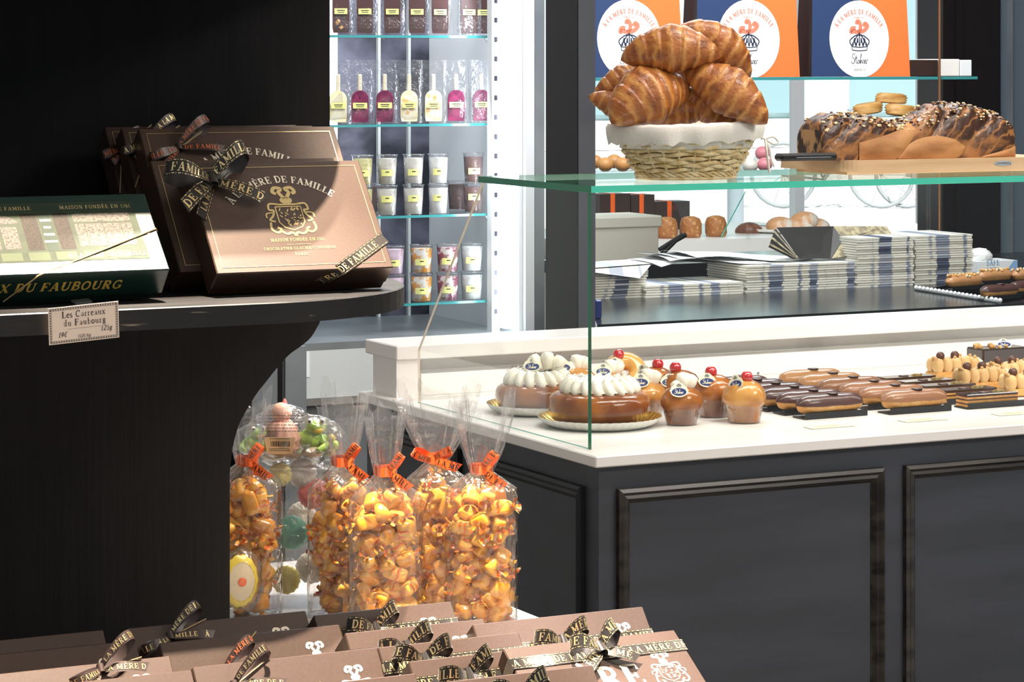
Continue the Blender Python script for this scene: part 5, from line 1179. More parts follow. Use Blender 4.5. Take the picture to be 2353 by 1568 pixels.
# braided loaf
M('nut_pale', 'e6cfa4', .5)
lx0 = Wv(1868, 0, bf.y+.05).x; lx1 = Wv(2312, 0, bf.y+.05).x; LL = lx1-lx0
t = thing('braided_loaf', 'long braided chocolate loaf with chopped nuts on the cutting board', 'bread', (lx0, bf.y+.062, BT)); rn = random.Random(12)
LH = .089; LW = .048
def lprof(s):      # height and half width along the loaf
    e = max(0, 1-(2*s-1)**8)**.5; bulge = .78+.10*math.sin(s*9+.6)+.26*math.exp(-((s-.66)/.11)**2)+.06*s; return LH*min(1.04, bulge)*(.70+.30*e), LW*(.80+.2*e)
nL = 220; kL = 48; rows = []; uvr = []
for i in range(nL+1):
    s = i/nL; hh, ww = lprof(s); row = []; urow = []
    for j in range(kL+1):
        a = math.pi*(j/kL); cs, sn = math.cos(a), math.sin(a)
        q_ = (s*4.2-.95*sn**.62+.2) % 1; tw = (1-(2*q_-1)**2)**.5-.75; r = 1+.16*tw*sn**.5+.02*math.sin(23*s-4*a)*sn+.018*math.sin(61*s+9*a)*math.sin(47*s-13*a)*sn+.012*math.sin(q_*25)*sn
        row.append((s*LL, -ww*math.copysign(abs(cs)**.45, cs)*r, hh*abs(sn)**.62*r)); urow.append((s*4.2-.95*sn**.62+.2, a))
    rows.append(row); uvr.append(urow)
M('babka_top', '412619', .42, c2='a36c3a', nscale=18, nlo=.50, nhi=.62, stretch=(.5, 1, 1.3), bump=.9, bscale=110, coat=.2, uvstripe=('9a6636', 3.2, .5, .34, .46))
b = MB(); b.grid(rows, 'babka_top', uvs=uvr); b.cap(rows[0], 'babka_cut'); b.cap(rows[-1][::-1], 'babka_side'); b.build('crust', t)
# pale dough strands showing on the long side between the dark twists
def side_y(s, z):
    hh, ww = lprof(s); sn = min(.97, max(.001, z/hh))**(1/.62); return -ww*1.045*(1-sn*sn)**.225
for prof in ([(.17, 0, .030), (.25, 0, .037), (.33, 0, .045), (.37, .004, .050), (.41, .021, .056), (.46, .045, .066), (.50, .070, .073)],
             [(.365, 0, .003), (.40, 0, .019), (.46, 0, .033), (.56, 0, .040), (.65, 0, .034), (.69, .006, .026), (.715, .019, .020)],
             [(.80, 0, .002), (.88, 0, .009), (.94, 0, .014), (.992, 0, .020)]):
    P_ = [Vector(p) for p in prof]; fine = spline(P_, 6); gr = []; m_ = len(fine)-1
    for i, p in enumerate(fine):
        e = math.sin(math.pi*min(1, max(0, i/m_)))**.5
        gr.append([(p.x*LL, side_y(p.x, max(.0005, p.y+(p.z-p.y)*j/7))-.0035*e*math.sin(math.pi*(j+1)/8.5), max(.0005, p.y+(p.z-p.y)*j/7)) for j in range(8)])
    b = MB(); b.grid(gr, 'babka_side'); b.build('pale_strand', t)
b = MB()
for k in range(520):
    s = rn.uniform(.02, .985); a = math.pi*rn.uniform(.2, .8); hh, ww = lprof(s); cs, sn = math.cos(a), math.sin(a)
    q = rn.uniform(.0012, .0034); b.box((-q*1.2, -q, -q*.6), (q, q*.8, q*.7), rn.choice(('nut_pale', 'hazelnut', 'nut_pale', 'babka_dark', 'babka_dark')), tf=Matrix.Translation((s*LL, -ww*math.copysign(abs(cs)**.45, cs)*1.03, hh*abs(sn)**.62*1.05)) @ Matrix.Rotation(rn.uniform(0, 6), 4, 'Z') @ Matrix.Rotation(rn.uniform(-.8, .8), 4, 'X'), bev=q*.5)
nn = b.build('chopped_nuts', t); nn['kind'] = 'stuff'
# ================================================================ work counter behind, paper bags, window display
def bz(x, y, z=.93): return Wz(x, y, z)
ZK = .93
e0 = Wv(1368, 0, 5.5).x
b = MB(); kc = thing('work_counter', 'black topped work counter behind the pastry counter', 'counter', (3.0, 5.6, 0))
K_ = lambda x, v: (Wv(x, 0, v).x-3.0, v-5.6)      # left end cut at an angle behind the dark column
pk = [K_(1372, 5.5), (3.2, -.1), (3.2, 1.35), K_(1318, 6.95)]
b.prism(pk, ZK-.03, ZK, 'counter_black', axis='z'); b.build('counter_top', kc)
b = MB(); pk = [(pk[0][0]+.03, -.08), (3.18, -.08), (3.18, 1.33), (pk[3][0]+.03, 1.33)]; b.prism(pk, 0, ZK-.03, 'dark_paint', axis='z'); b.build('counter_base', kc)
vb = 6.62; zr = Wv(1450, 611, vb).z
x0 = Wv(1360, 0, vb).x; x1 = Wv(1960, 0, vb).x
b = MB(); b.box((x0-3.0, vb-5.6, ZK), (x1-3.0, vb+.33-5.6, zr), 'counter_black'); b.build('raised_shelf', kc)
# flat folded paper bags, each its own sheet
def sheet_mesh(w, d, h, mat, seed):
    b = MB(); b.box((0, 0, 0), (w, d, h*.8), mat); return b
def stack(x0_, x1_, ybase, ytop, mats, lab, group, d=.2, v=None, jit=.003, fan=0, z0=ZK, maxn=40):
    p = Wv(x0_, ybase, v); p2 = Wv(x1_, ybase, v); w = p2.x-p.x; ht = Wv((x0_+x1_)/2, ytop, v).z-z0; n = min(maxn, max(4, int(ht/.0062))); h = ht/n; rnd = random.Random(int(x0_))
    protos = []
    for m in mats:
        o = sheet_mesh(w, d, h, m, 0).build('paper_bag'); protos.append([o, False])
    for i in range(n):
        pr = protos[(i*len(mats)//n+(rnd.random() < .25)) % len(mats)]; o = pr[0] if not pr[1] else pr[0].copy()
        if pr[1]: C.objects.link(o)
        pr[1] = True
        o.location = (p.x+rnd.uniform(-jit, jit)+fan*i/n, v+rnd.uniform(0, jit), z0+i*h+.0003); o.rotation_euler = (0, 0, rnd.uniform(-.006, .006))
        tag(o, lab, 'paper bag', group)
    for pr in protos:
        if not pr[1]: bpy.data.objects.remove(pr[0])
SV = 6.07
G_ = 'folded paper bags in '
stack(1350, 1478, 684, 622, ('paper_stripe', 'paper_stripe_dark', 'paper_cream'), 'striped folded paper bag in the stack beside the glass corner edge', G_+'the leftmost stack', v=SV, fan=.02)
stack(1484, 1708, 686, 652, ('paper_cream', 'paper_stripe'), 'folded paper bag in the lowest stack on the black counter', G_+'the lowest stack', v=SV-.02)
stack(1716, 1966, 673, 606, ('paper_stripe_dark', 'paper_stripe', 'paper_cream'), 'folded paper bag in the middle stack topped by loose sheets', G_+'the middle stack', v=SV)
stack(1970, 2100, 667, 545, ('paper_cream', 'paper_stripe', 'paper_cream', 'paper_stripe_dark'), 'folded paper bag in the left half of the tall stack', G_+'the tall left stack', v=SV-.01)
stack(2104, 2236, 662, 540, ('paper_stripe', 'paper_stripe_dark', 'paper_cream', 'paper_stripe'), 'folded paper bag in the right half of the tall stack', G_+'the tall right stack', v=SV)
# slanting top bag of the left stack
p = Wv(1345, 620, SV-.02); b = MB(); b.add([(0, 0, 0), (.205, .02, .004), (.16, .0, -.028), (.0, -.004, -.004), (0, .12, .004), (.205, .14, .006)], [(0, 1, 2, 3), (0, 4, 5, 1)], 'paper_cream'); b.add([(0, 0, .003), (.205, .02, .007), (.205, .14, .010), (0, .12, .008)], [(0, 1, 2, 3)], 'paper_cream')
tag(b.build('open_paper_bag', loc=p), 'open pale bag slanting over the leftmost stack', 'paper bag')
# loose sheets on top of the middle stack
rn = random.Random(6)
for k, (xa, xb, y, tw, l) in enumerate(((1520, 1700, 606, .05, 'bluish curled sheet at the left of the loose paper pile'), (1540, 1760, 600, -.12, 'white loose sheet on the paper pile in front of the brown sweets'), (1600, 1900, 612, .08, 'long white sheet sticking out over the middle stack'), (1560, 1720, 590, .2, 'uppermost white sheet of the loose paper pile'))):
    pa = Wv(xa, y, SV+.06); pb = Wv(xb, y, SV+.06); w = pb.x-pa.x; rows = []
    for i in range(13):
        s = i/12; rows.append([(w*s, .17*j/4, .010*math.sin(3.1*s+k)+.004*math.sin(7*s+j)+.008*k*0+.012*(1-s)*(j/4)) for j in range(5)])
    b = MB(); b.grid(rows, 'carton_white' if k % 2 else 'tissue'); b.grid([[(x, yy, z-.0015) for x, yy, z in r] for r in rows], 'tissue'); pa.z = Wv(1700, 606, SV+.06).z+.006*k
    o = tag(b.build('loose_sheet', loc=pa), l, 'paper', 'loose sheets on the stacks'); o.rotation_euler = (0, 0, tw)
# open black bag lying on the pile
t = thing('black_paper_bag', 'open black paper bag with fanned folds lying on the middle stack', 'paper bag', Wv(1835, 595, SV+.05))
def PB(x, y, dv): return Wv(x, y, SV+.05+dv)-t.location
def card(b, pts, mat, th=.0016):
    A_ = [Vector(p) for p in pts]; B_ = [p+Vector((0, th, 0)) for p in A_]; b.poly(A_, mat); b.poly(B_[::-1], mat); n = len(A_)
    for i in range(n): b.quad(A_[i], A_[(i+1) % n], B_[(i+1) % n], B_[i], mat)
b = MB(); card(b, [PB(1785, 523, .05), PB(1915, 520, .06), PB(1936, 551, .02), PB(1908, 594, 0), PB(1838, 596, 0)], 'paper_black'); b.build('front_face', t)
b = MB()
for i in range(9):
    f = i/8; card(b, [PB(1783-14*f, 526+38*f, .045-.05*f), PB(1779-13*f, 530+38*f, .043-.05*f), PB(1826-3*f, 596, -.004), PB(1836-3*f, 596, -.004)], ('paper_black', 'paper_marbled', 'paper_black')[i % 3])
b.build('fanned_folds', t)
b = MB(); card(b, [PB(1915, 520, .062), PB(2037, 520, .09), PB(2052, 542, .05), PB(1962, 546, .04), PB(1937, 551, .022)], 'paper_marbled'); b.build('marbled_side', t)
b = MB()
for i in range(6): f = i/5; card(b, [PB(1938+20*f, 552-4*f, .02), PB(1942+20*f, 550-4*f, .02), PB(1950+10*f, 588-2*f, -.002), PB(1912+30*f, 594, -.002)], ('paper_marbled', 'paper_black')[i % 2])
b.build('right_folds', t)
# white tin / box with lid
pw0 = Wv(1345, 610, vb+.04); pw1 = Wv(1510, 610, vb+.04); w = pw1.x-pw0.x; hz = Wv(1440, 497, vb+.04).z-zr
t = thing('white_box', 'cream white lidded box on the black shelf behind the glass corner', 'box', (pw0.x, vb+.03, zr)); b = MB(); b.box((0, 0, 0), (w, .18, hz*.82), 'cream_box', bev=.003); b.build('box_body', t)
b = MB(); b.box((-.006, -.006, hz*.76), (w+.009, .186, hz), 'cream_box', bev=.004); b.build('lid', t)
# pen holder / blue thing at the corner
p = Wv(1379, 742, 5.62); b = MB(); b.box((-.012, 0, 0), (.006, .02, .045), 'tag_blue', bev=.003); tag(b.build('blue_clip', loc=(p.x, p.y, ZK)), 'small blue object beside the glass corner edge on the black counter', 'clip')
# black tongs
b = MB(); p0_ = Wv(1515, 590, vb+.1); p1_ = Wv(1575, 540, vb+.1); b.tube([p0_, p0_.lerp(p1_, .6)+Vector((.0, 0, .008)), p1_], .008, 'black_handle'); b.tube([p0_+Vector((0, .0, .02)), p1_+Vector((-.01, 0, 0))], .007, 'black_handle'); b.box((-.012, -.01, -.02), (.02, .02, 0), 'black_handle', tf=Matrix.Translation((p0_.x, p0_.y, zr+.02)))
tag(b.build('tongs'), 'black tongs leaning on the black shelf beside the white box', 'tongs')
# window display ledge and what stands on it
VD = 7.3; zd = Wv(1600, 545, VD).z
xd0 = Wv(1368, 0, VD).x-.1; xd1 = Wv(1965, 0, VD).x
t = thing('window_ledge', 'white window display ledge with pastries behind the work counter', 'ledge', (xd0, VD, 0)); b = MB(); b.box((0, -.12, zd-.05), (xd1-xd0, .6, zd), 'white_board'); b.build('top_board', t); b = MB(); b.box((.02, -.1, 0), (xd1-xd0-.02, .58, zd-.05), 'white_board'); b.build('base', t)
for k, (x, l) in enumerate(((1500, 'nut covered brown sweet beside the white box, partly hidden'), (1532, 'nut covered brown sweet, second in the row on the ledge'), (1587, 'nut covered brown sweet, third in the row on the ledge'), (1645, 'nut covered brown sweet at the right end of the row'))):
    p = Wv(x, 541, VD); b = MB(); rn = random.Random(k); b.lathe([(.001, .0), (.030, .001), (.0345, .012), (.034, .045), (.028, .060), (.012, .066), (.001, .066)], 'rocher', 18, wob=lambda a, f: 1+rn.uniform(-.05, .05)); tag(b.build('nut_rock', loc=(p.x, VD+.02*(k == 0), zd)), l, 'sweet', 'nut covered sweets on the ledge')
for k, (x, y, r, m, l) in enumerate(((1722, 532, .036, 'choc_dough', 'dark ring bun at the left of the bun pile'), (1762, 556, .032, 'choc_dough', 'brown bun in front of the pile, low'), (1712, 556, .028, 'choc_dough', 'dark bun lowest at the left of the pile'), (1792, 520, .038, 'sugar_dough', 'sugared bun at the left of the light buns'), (1832, 524, .044, 'sugar_dough', 'largest sugared bun in front'), (1876, 522, .036, 'sugar_dough', 'sugared bun at the right of the pile'), (1850, 508, .038, 'sugar_dough', 'sugared bun at the back on top'))):
    p = Wv(x, y, VD+.1); b = MB(); b.ball((0, 0, 0), r*1.18, m, 18, 10, 1.12, .95, .70, wob=lambda a, f: 1+.04*math.sin(3*a+k)); tag(b.build('bun', loc=p), l, 'bun', 'buns piled on the window ledge')
p = Wv(1790, 566, VD+.06); b = MB(); b.lathe([(0, .004), (.11, .006), (.125, .014), (.12, .004), (0, 0)], 'doily', 32, (0, .05, 0)); tag(b.build('bun_plate', loc=(p.x+.03, p.y, zd)), 'cream plate under the pile of buns on the ledge', 'plate')
# slanted glass guard of the window display
b = MB(); pa = Wv(1650, 556, VD-.05); pb = Wv(1712, 440, VD-.05); b.add([pa, pb, pb+Vector((.006, .6, 0)), pa+Vector((.006, .6, 0))], [(0, 1, 2, 3)], 'thin_glass'); off = Vector((.004, 0, 0)); b.add([pa, pb, pb+off, pa+off], [(0, 1, 2, 3)], 'glass_edge_light'); b.add([pa+off, pb+off, pb+off+Vector((.006, .6, 0)), pa+off+Vector((.006, .6, 0))], [(0, 1, 2, 3)], 'thin_glass')
tag(b.build('glass_guard'), 'slanted green edged glass guard above the window ledge', 'glass guard')
# chocolate boxes with orange ribbons behind the basket foot
for x0_, x1_, y0_, y1_, l in ((1378, 1448, 445, 492, 'dark gift box with orange ribbon behind the glass corner, left one'), (1505, 1585, 462, 492, 'dark gift box with orange ribbon and pale lid edge behind the basket'), (1450, 1504, 447, 500, 'tall dark gift box with orange ribbon in the window')):
    pa = Wv(x0_, y1_, VD+.35); pb = Wv(x1_, y0_, VD+.35); t = thing('ribboned_box', l, 'gift box', pa, 0, 'dark boxes with orange ribbons in the window'); w = pb.x-pa.x; hh = pb.z-pa.z
    t.location.z = zd; hh = pb.z-zd
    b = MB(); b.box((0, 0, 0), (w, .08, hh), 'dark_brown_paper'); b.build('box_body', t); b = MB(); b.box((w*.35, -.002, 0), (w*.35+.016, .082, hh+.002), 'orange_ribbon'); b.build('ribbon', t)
# tray of light brown domes and pink ones
VT = 7.15; zt_ = Wv(1400, 392, VT).z
pa = Wv(1360, 396, VT); pb = Wv(1460, 396, VT); w = .62
t = thing('clear_riser', 'clear raised tray of macarons in the window display', 'tray', (pa.x-.03, VT, zt_)); b = MB(); b.box((0, -.07, -.008), (w, .12, 0), 'clear_plastic'); b.box((0, -.072, -.012), (w, -.07, .010), 'clear_plastic'); b.build('tray_shelf', t)
b = MB()
for x in (.02, w-.02): b.box((x-.004, .02, zd-zt_), (x+.004, .03, -.008), 'clear_plastic')
b.build('support', t)
for k, (x, y, m, l) in enumerate(((1366, 372, 'tan_dome', 'light brown domed macaron half hidden by the column'), (1391, 378, 'tan_dome', 'light brown domed macaron left in the clear tray'), (1431, 378, 'tan_dome', 'light brown domed macaron right in the clear tray'), (1411, 371, 'tan_dome', 'light brown domed macaron at the back of the tray'), (1452, 372, 'tan_dome', 'light brown domed macaron beside the basket'), (1752, 352, 'pink_dome', 'pink macaron upper one right of the basket'), (1757, 378, 'pink_dome', 'pink macaron lower one right of the basket'), (1724, 381, 'cup_cream', 'cream macaron just right of the basket foot'))):
    p = Wv(x, y, VT-.02 if y > 373 else VT+.05); b = MB(); b.ball((0, 0, 0), .0245, m, 16, 10, 1, 1, .9); tag(b.build('macaron', loc=p), l, 'macaron', 'macarons in the window tray')
# puff pastries behind the loaf on a clear stand
VP = 7.0; zp = Wv(2000, 262, VP).z
t = thing('pastry_stand', 'clear stand of puff pastries behind the chocolate loaf', 'stand', Wv(2055, 266, VP)); b = MB(); b.box((-.19, -.08, -.006), (.19, .1, 0), 'clear_plastic'); b.build('shelf_plate', t); b = MB()
q_ = Wv(1888, 298, VP)-t.location; b.box((q_.x-.05, -.05, q_.z-.023), (q_.x+.05, .06, q_.z-.0155), 'clear_plastic'); b.box((q_.x-.005, .03, zd-t.location.z), (q_.x+.005, .04, q_.z-.02), 'clear_plastic')
for x in (-.17, .17): b.box((x-.005, .05, zd-t.location.z), (x+.005, .06, -.006), 'clear_plastic')
b.build('support', t)
for k, (x, y, w, l) in enumerate(((1996, 247, .040, 'layered puff pastry at the left of the stand'), (2072, 252, .042, 'puff pastry in the middle of the stand'), (2046, 224, .038, 'puff pastry lying on top of the others'), (2125, 254, .036, 'pale puff pastry at the right of the stand'), (1888, 298, .03, 'golden pastry peeking out left of the loaf'))):
    p = Wv(x, y, VP+(.02 if y < 230 else 0)); b = MB(); rn = random.Random(k); b.lathe([(.002, -.5*w), (.85*w, -.48*w), (.98*w, -.36*w), (.9*w, -.3*w), (1.0*w, -.18*w), (.9*w, -.1*w), (1.02*w, .04*w), (.9*w, .1*w), (.95*w, .2*w), (.7*w, .36*w), (.3*w, .30*w), (.002, .26*w)], 'puff', 26, sx=1.35, sy=.8, wob=lambda a, f: 1+.11*math.sin(2*a+k+f)+.06*math.sin(3*a+2*k-2*f)+.03*math.sin(9*a), tf=Matrix.Rotation((-.12, .1, .06, -.05, .2)[k], 4, 'Y')); tag(b.build('puff_pastry', loc=p), l, 'pastry', 'puff pastries in the window')
# tissue carton and the tray of eclairs on the right
pa = Wv(2246, 645, 6.35); w = Wv(2338, 645, 6.35).x-pa.x; hh = Wv(2246, 602, 6.35).z-ZK
t = thing('tissue_carton', 'white and blue carton of tissues behind the right-hand eclairs', 'carton', (pa.x, 6.35, ZK)); b = MB(); b.box((0, 0, 0), (w, .1, hh), 'carton_white'); b.quad((w*.72, -.0006, hh*.05), (w, -.0006, 0), (w, -.0006, hh), (w*.9, -.0006, hh*.96), 'carton_blue'); text(b, 'SAFE', .015, lambda x, y: Vector((w*.22+x, -.0008, hh*.62+y)), 'carton_blue', 0, 'l'); b.quad((w*.2, -.0008, hh*.25), (w*.45, -.0008, hh*.25), (w*.45, -.0008, hh*.4), (w*.2, -.0008, hh*.4), 'carton_blue'); b.build('carton', t)
b = MB(); rn = random.Random(3); b.ball((w*.3, .05, hh+.01), .038, 'tissue', 12, 7, 1.1, .8, .7, wob=lambda a, f: 1+rn.uniform(-.3, .3)); b.build('tissue', t)
te = 5.72; pa = Wz(2105, 668, ZK); pb = Wz(2298, 698, ZK)
t = thing('wire_tray', 'narrow silver rimmed tray under the right-hand eclairs on the black counter', 'tray', (0, 0, 0)); b = MB(); b.add([pa, pb, pb+Vector((.5, .28, 0)), pa+Vector((.5, .28, 0))], [(0, 1, 2, 3)], 'doily'); b.tube([pa+Vector((0, 0, .004)), pb+Vector((0, 0, .004))], .006, 'steel')
for k in range(22): b.ball(pa.lerp(pb, k/21)+Vector((0, 0, .008)), .0065, 'white_plastic', 6, 4)
b.build('tray', t)
rl = (('nut topped eclair at the left of the tray on the black counter', 2215, 668, ec, .018), ('nut topped eclair second on the tray before the tissue carton', 2285, 655, ec, .012), ('dark eclair on the tray at the right edge before the tissues', 2296, 690, ed, 0), ('second dark eclair at the right frame edge on the tray', 2362, 680, ed, 0), ('nut topped eclair at the right frame edge on the tray', 2365, 652, ec, .01))
for l, x, y, src, dz in rl:
    p = Wz(x, y, ZK); p.z = ZK+.004; o = dup(src, l, p, .15); o['group'] = 'eclairs on the tray on the black counter'; o.scale = (.95, .95, .95)
    if src is ec:
        b = MB(); rn = random.Random(x)
        for k in range(34): u = rn.uniform(-.058, .058); y_ = rn.uniform(-.014, .012); b.ball((u, y_, .0405-22*y_*y_), rn.uniform(.003, .0055), rn.choice(('hazelnut', 'choux', 'nut_pale')), 7, 5)
        nt_ = b.build('nut_topping', o); nt_['kind'] = 'stuff'
# ---- glass shelf with shop bags, hung on thin cords
VS = 6.25; zs_ = Wv(1900, 177, VS).z
xs0 = Wv(1368, 0, VS).x+.0; xs1 = Wv(2246, 0, VS).x
t = thing('hanging_shelf', 'thin green edged glass shelf hung on cords carrying the shop bags', 'shelf', (xs0, VS, zs_)); b = MB(); b.box((0, 0, -.008), (xs1-xs0, .22, 0), 'thin_glass'); b.box((0, -.0008, -.008), (xs1-xs0, 0, 0), 'teal_edge'); b.build('glass_board', t)
xr = Wv(2161, 0, VS-.01).x-xs0; b = MB(); b.tube([(xr, -.006, 3.2-zs_), (xr, -.006, ZK-zs_+.02)], .0032, 'rope_bronze'); b.build('cord', t)
def shop_bag(label, xl, xr_, xm, cx, rx, v):
    pl = Wv(xl, 0, v); pr_ = Wv(xr_, 0, v); w = pr_.x-pl.x; t = thing('shop_bag', label, 'shopping bag', (pl.x, v, zs_+.0003), 0, 'navy and orange paper bags on the glass shelf'); H = .34; d = .085
    xm_ = Wv(xm, 0, v).x-pl.x; tp = .012
    b = MB()
    def q(x, z): k = z/H; return (x+(w/2-x)*k*tp*2/w*1.0, .006*k*2, z)
    b.quad(q(0, 0), q(xm_, 0), q(xm_, H), q(0, H), 'bag_navy'); b.quad(q(xm_, 0), q(w, 0), q(w, H), q(xm_, H), 'bag_orange')
    bk_ = lambda x, z: (q(x, z)[0], d-.006*z/H*2, z)
    b.quad(q(w, 0), (w-.012, d/2, 0), (w-.02, d/2, H), q(w, H), 'bag_orange'); b.quad((w-.012, d/2, 0), bk_(w, 0), bk_(w, H), (w-.02, d/2, H), 'bag_orange')
    b.quad((.012, d/2, 0), q(0, 0), q(0, H), (.02, d/2, H), 'bag_inside'); b.quad(bk_(0, 0), (.012, d/2, 0), (.02, d/2, H), bk_(0, H), 'bag_inside'); b.quad(bk_(0, 0), bk_(w, 0), bk_(w, H), bk_(0, H), 'bag_navy'); b.poly([(0, 0, 0), (w, 0, 0), (w, d, 0), (0, d, 0)], 'bag_navy'); b.build('bag_body', t)
    c = Wv(cx, 90, v); c = Vector((c.x-pl.x, 0, c.z-zs_)); s = c.z; r = Wv(cx+rx, 0, v).x-Wv(cx, 0, v).x; ry = r*1.13*.96
    f = lambda h: (lambda x, y: Vector((c.x+x, .012*(c.z+y)/H-h-.0002, c.z+y)))
    b = MB(); b.poly([f(.0006)(r*math.cos(a*.1571), ry*math.sin(a*.1571)) for a in range(40)], 'bag_label'); R = r*.86
    text(b, 'À LA MÈRE DE FAMILLE', r*.125, lambda x, y: f(.0012)((R+y)*math.sin(x/R*.9), -ry*.14+(R+y)*math.cos(x/R*.9)), 'coral_print', track=.1)
    text(b, 'PARIS 1761', r*.05, lambda x, y: f(.0012)(x, ry*.53+y), 'coral_print')
    for k, (sx, pts) in enumerate(((1, [(-.05, .18), (.04, .3), (.02, .46), (-.06, .50), (-.09, .42)]), (1, [(0, .2), (.16, .24), (.28, .36), (.2, .44), (.14, .36)]), (1, [(-.02, .18), (-.18, .22), (-.28, .2), (-.24, .3), (-.12, .3)]))):
        stroke(b, spline([(x*r, y*r) for x, y in pts], 5), r*.11, f(.0012), 'coral_print')
    crown(b, r*.62, lambda x, y: f(.0012)(x, y-r*.33), 'navy_print'); script_word(b, r*.30, lambda x, y: f(.0012)(x, y-ry*.66), 'navy_print', .045)
    text(b, 'DEPUIS 1730', r*.055, lambda x, y: f(.0012)(x, y-ry*.82), 'grey_print'); b.build('round_label', t)
    b = MB(); b.tube([(w*.3, .012, H-.02), (w*.32, .0, H+.06), (w*.68, .0, H+.06), (w*.7, .012, H-.02)], .003, 'bag_navy'); b.build('handle', t)
shop_bag('navy and orange shop bag beside the dark column, behind the topmost croissant', 1362, 1570, 1452, 1447, 73, VS+.03)
shop_bag('middle navy and orange shop bag of the three on the shelf', 1600, 1838, 1722, 1722, 71, VS+.03)
shop_bag('rightmost navy and orange shop bag, its round label fully visible', 1865, 2092, 1980, 1976, 68, VS+.03)
for xl, xr_, yt, m, l in ((2090, 2157, 138, 'dark_brown_paper', 'brown carton beside the rightmost shop bag'), (2158, 2206, 136, 'white_board', 'white carton in the middle of the shelf end'), (2207, 2234, 138, 'carton_white', 'narrow white carton at the end of the glass shelf')):
    pa = Wv(xl, 0, VS+.03); pb = Wv(xr_, yt, VS+.03); b = MB(); b.box((0, 0, 0), (pb.x-pa.x-.001, .12, pb.z-zs_), m, bev=.002); tag(b.build('small_carton', loc=(pa.x, VS+.03, zs_+.0003)), l, 'carton', 'small cartons on the glass shelf')

# ================================================================ lit glass freezer cabinet on the left
FV = 6.75
fx1 = Wv(1254, 0, FV).x; fxg = Wv(1212, 0, FV).x; fxl = Wv(1152, 0, FV).x; fx0 = Wv(560, 0, FV).x
def fz(y, x=1000): return Wv(x, y, FV).z
fb = thing('display_freezer', 'tall white lit display freezer with glass shelves of ices and tubs', 'freezer', (fx0, FV, 0)); Wd = fx1-fx0; D = .62
b = MB(); b.box((0, D, 0), (Wd, D+.03, 2.4), 'freezer_back'); zf = fz(775)
b.build('back_wall', fb)
b = MB(); b.box((fxl-fx0+.066, .02, zf), (Wd, D, 2.4), 'white_plastic'); b.build('right_wall', fb)
b = MB(); b.box((0, .02, zf), (.03, D, 2.4), 'white_plastic'); b.build('left_wall', fb)
# front uprights: glowing strip and glass edge
b = MB(); b.box((fxl-fx0+.026, .03, zf+.01), (fxl-fx0+.062, .06, 2.38), 'led'); b.build('right_light_strip', fb)
b = MB(); xx = Wv(778, 0, FV+.45).x-fx0; b.box((xx-.012, .50, zf+.3), (xx+.018, .52, 2.38), 'led'); b.build('left_light_strip', fb)
b = MB(); b.box((fxl-fx0+.0, .06, zf), (fxl-fx0+.025, .09, 2.4), 'white_plastic')
for k in range(34): zz = zf+.05+.055*k; b.box((fxl-fx0+.008, .0585, zz), (fxl-fx0+.017, .06, zz+.014), 'freezer_back')
b.build('slotted_rail', fb)
b = MB(); b.box((Wv(1208, 0, FV).x-fx0, 0, zf), (Wv(1228, 0, FV).x-fx0, .02, 2.4), 'white_plastic'); b.build('door_edge', fb)
b = MB(); b.box((Wv(1229, 0, FV).x-fx0, .0, zf), (Wd-.004, .012, 2.4), 'steel'); b.build('side_frame', fb)
for k, x in enumerate((905, 975, 1043)):
    xx = Wv(x, 0, FV+.5).x-fx0; b = MB(); b.box((xx-.004, D-.015, zf), (xx+.004, D, 2.4), 'steel_panel'); b.build('back_rail', fb)
b = MB(); b.box((0, 0, zf-.02), (Wd, D, zf), 'steel'); b.build('inner_floor', fb)
b = MB(); zb1 = fz(912, 780); xa = Wv(702, 0, FV).x-fx0; b.box((xa, 0, zb1), (Wd, .03, zf-.02), 'steel_panel'); xb_ = Wv(699, 0, FV).x-fx0
b.box((xa+.001, -.0015, fz(850)), (Wv(711, 0, FV).x-fx0, 0, fz(793)), 'white_plastic'); b.build('lower_panel', fb)
b = MB(); b.box((xa, .02, 0), (Wd, .05, zb1-.02), 'steel'); b.box((xa, -.002, zb1-.02), (Wd, .01, zb1), 'dark_floor'); b.build('plinth', fb)
b = MB(); xc0 = Wv(652, 0, FV).x-fx0; b.box((xc0, -.012, 0), (xa-.002, .02, zf-.005), 'steel'); b.build('front_post', fb)
b = MB(); b.box((Wv(634, 0, FV).x-fx0, 0, 0), (xc0-.003, .01, zf), 'jamb_black'); b.build('door_gasket', fb)
b = MB(); b.box((Wv(585, 0, FV).x-fx0, -.014, 0), (Wv(633, 0, FV).x-fx0, .02, zf), 'steel'); b.build('door_post', fb)
SH = [(82, 1127), (283, 1130), (490, 1126), (689, 1129)]; shz = []
for y, x in SH:
    z = Wv(x, y, FV+.10).z; shz.append(z); t = thing('freezer_shelf', {82: 'uppermost clear glass freezer shelf carrying dark ices', 283: 'glass freezer shelf carrying the pale and berry ices', 490: 'glass freezer shelf carrying the cream cups', 689: 'lowest glass freezer shelf carrying the marbled tubs'}[y], 'shelf', (fx0+.04, FV+.10, z), 0, 'glass shelves in the freezer')
    wl = Wv(x, 0, FV+.1).x-fx0-.04; b = MB(); b.box((0, 0, -.007), (wl, .40, 0), 'thin_glass'); b.box((0, -.0008, -.007), (wl, 0, 0), 'teal_edge'); b.build('glass_board', t)
    b = MB(); b.prism([(wl-.012, -.007), (wl+.035, -.007), (wl+.035, -.062), (wl+.02, -.05)], .01, .02, 'white_plastic'); b.build('bracket', t)
lamp('freezer_light', 'AREA', (fx0+.75, FV+.03, 2.3), 5, (.86, .93, 1), (fx0+.75, FV+.3, .9), shape='RECTANGLE', size=1.1, size_y=.06)
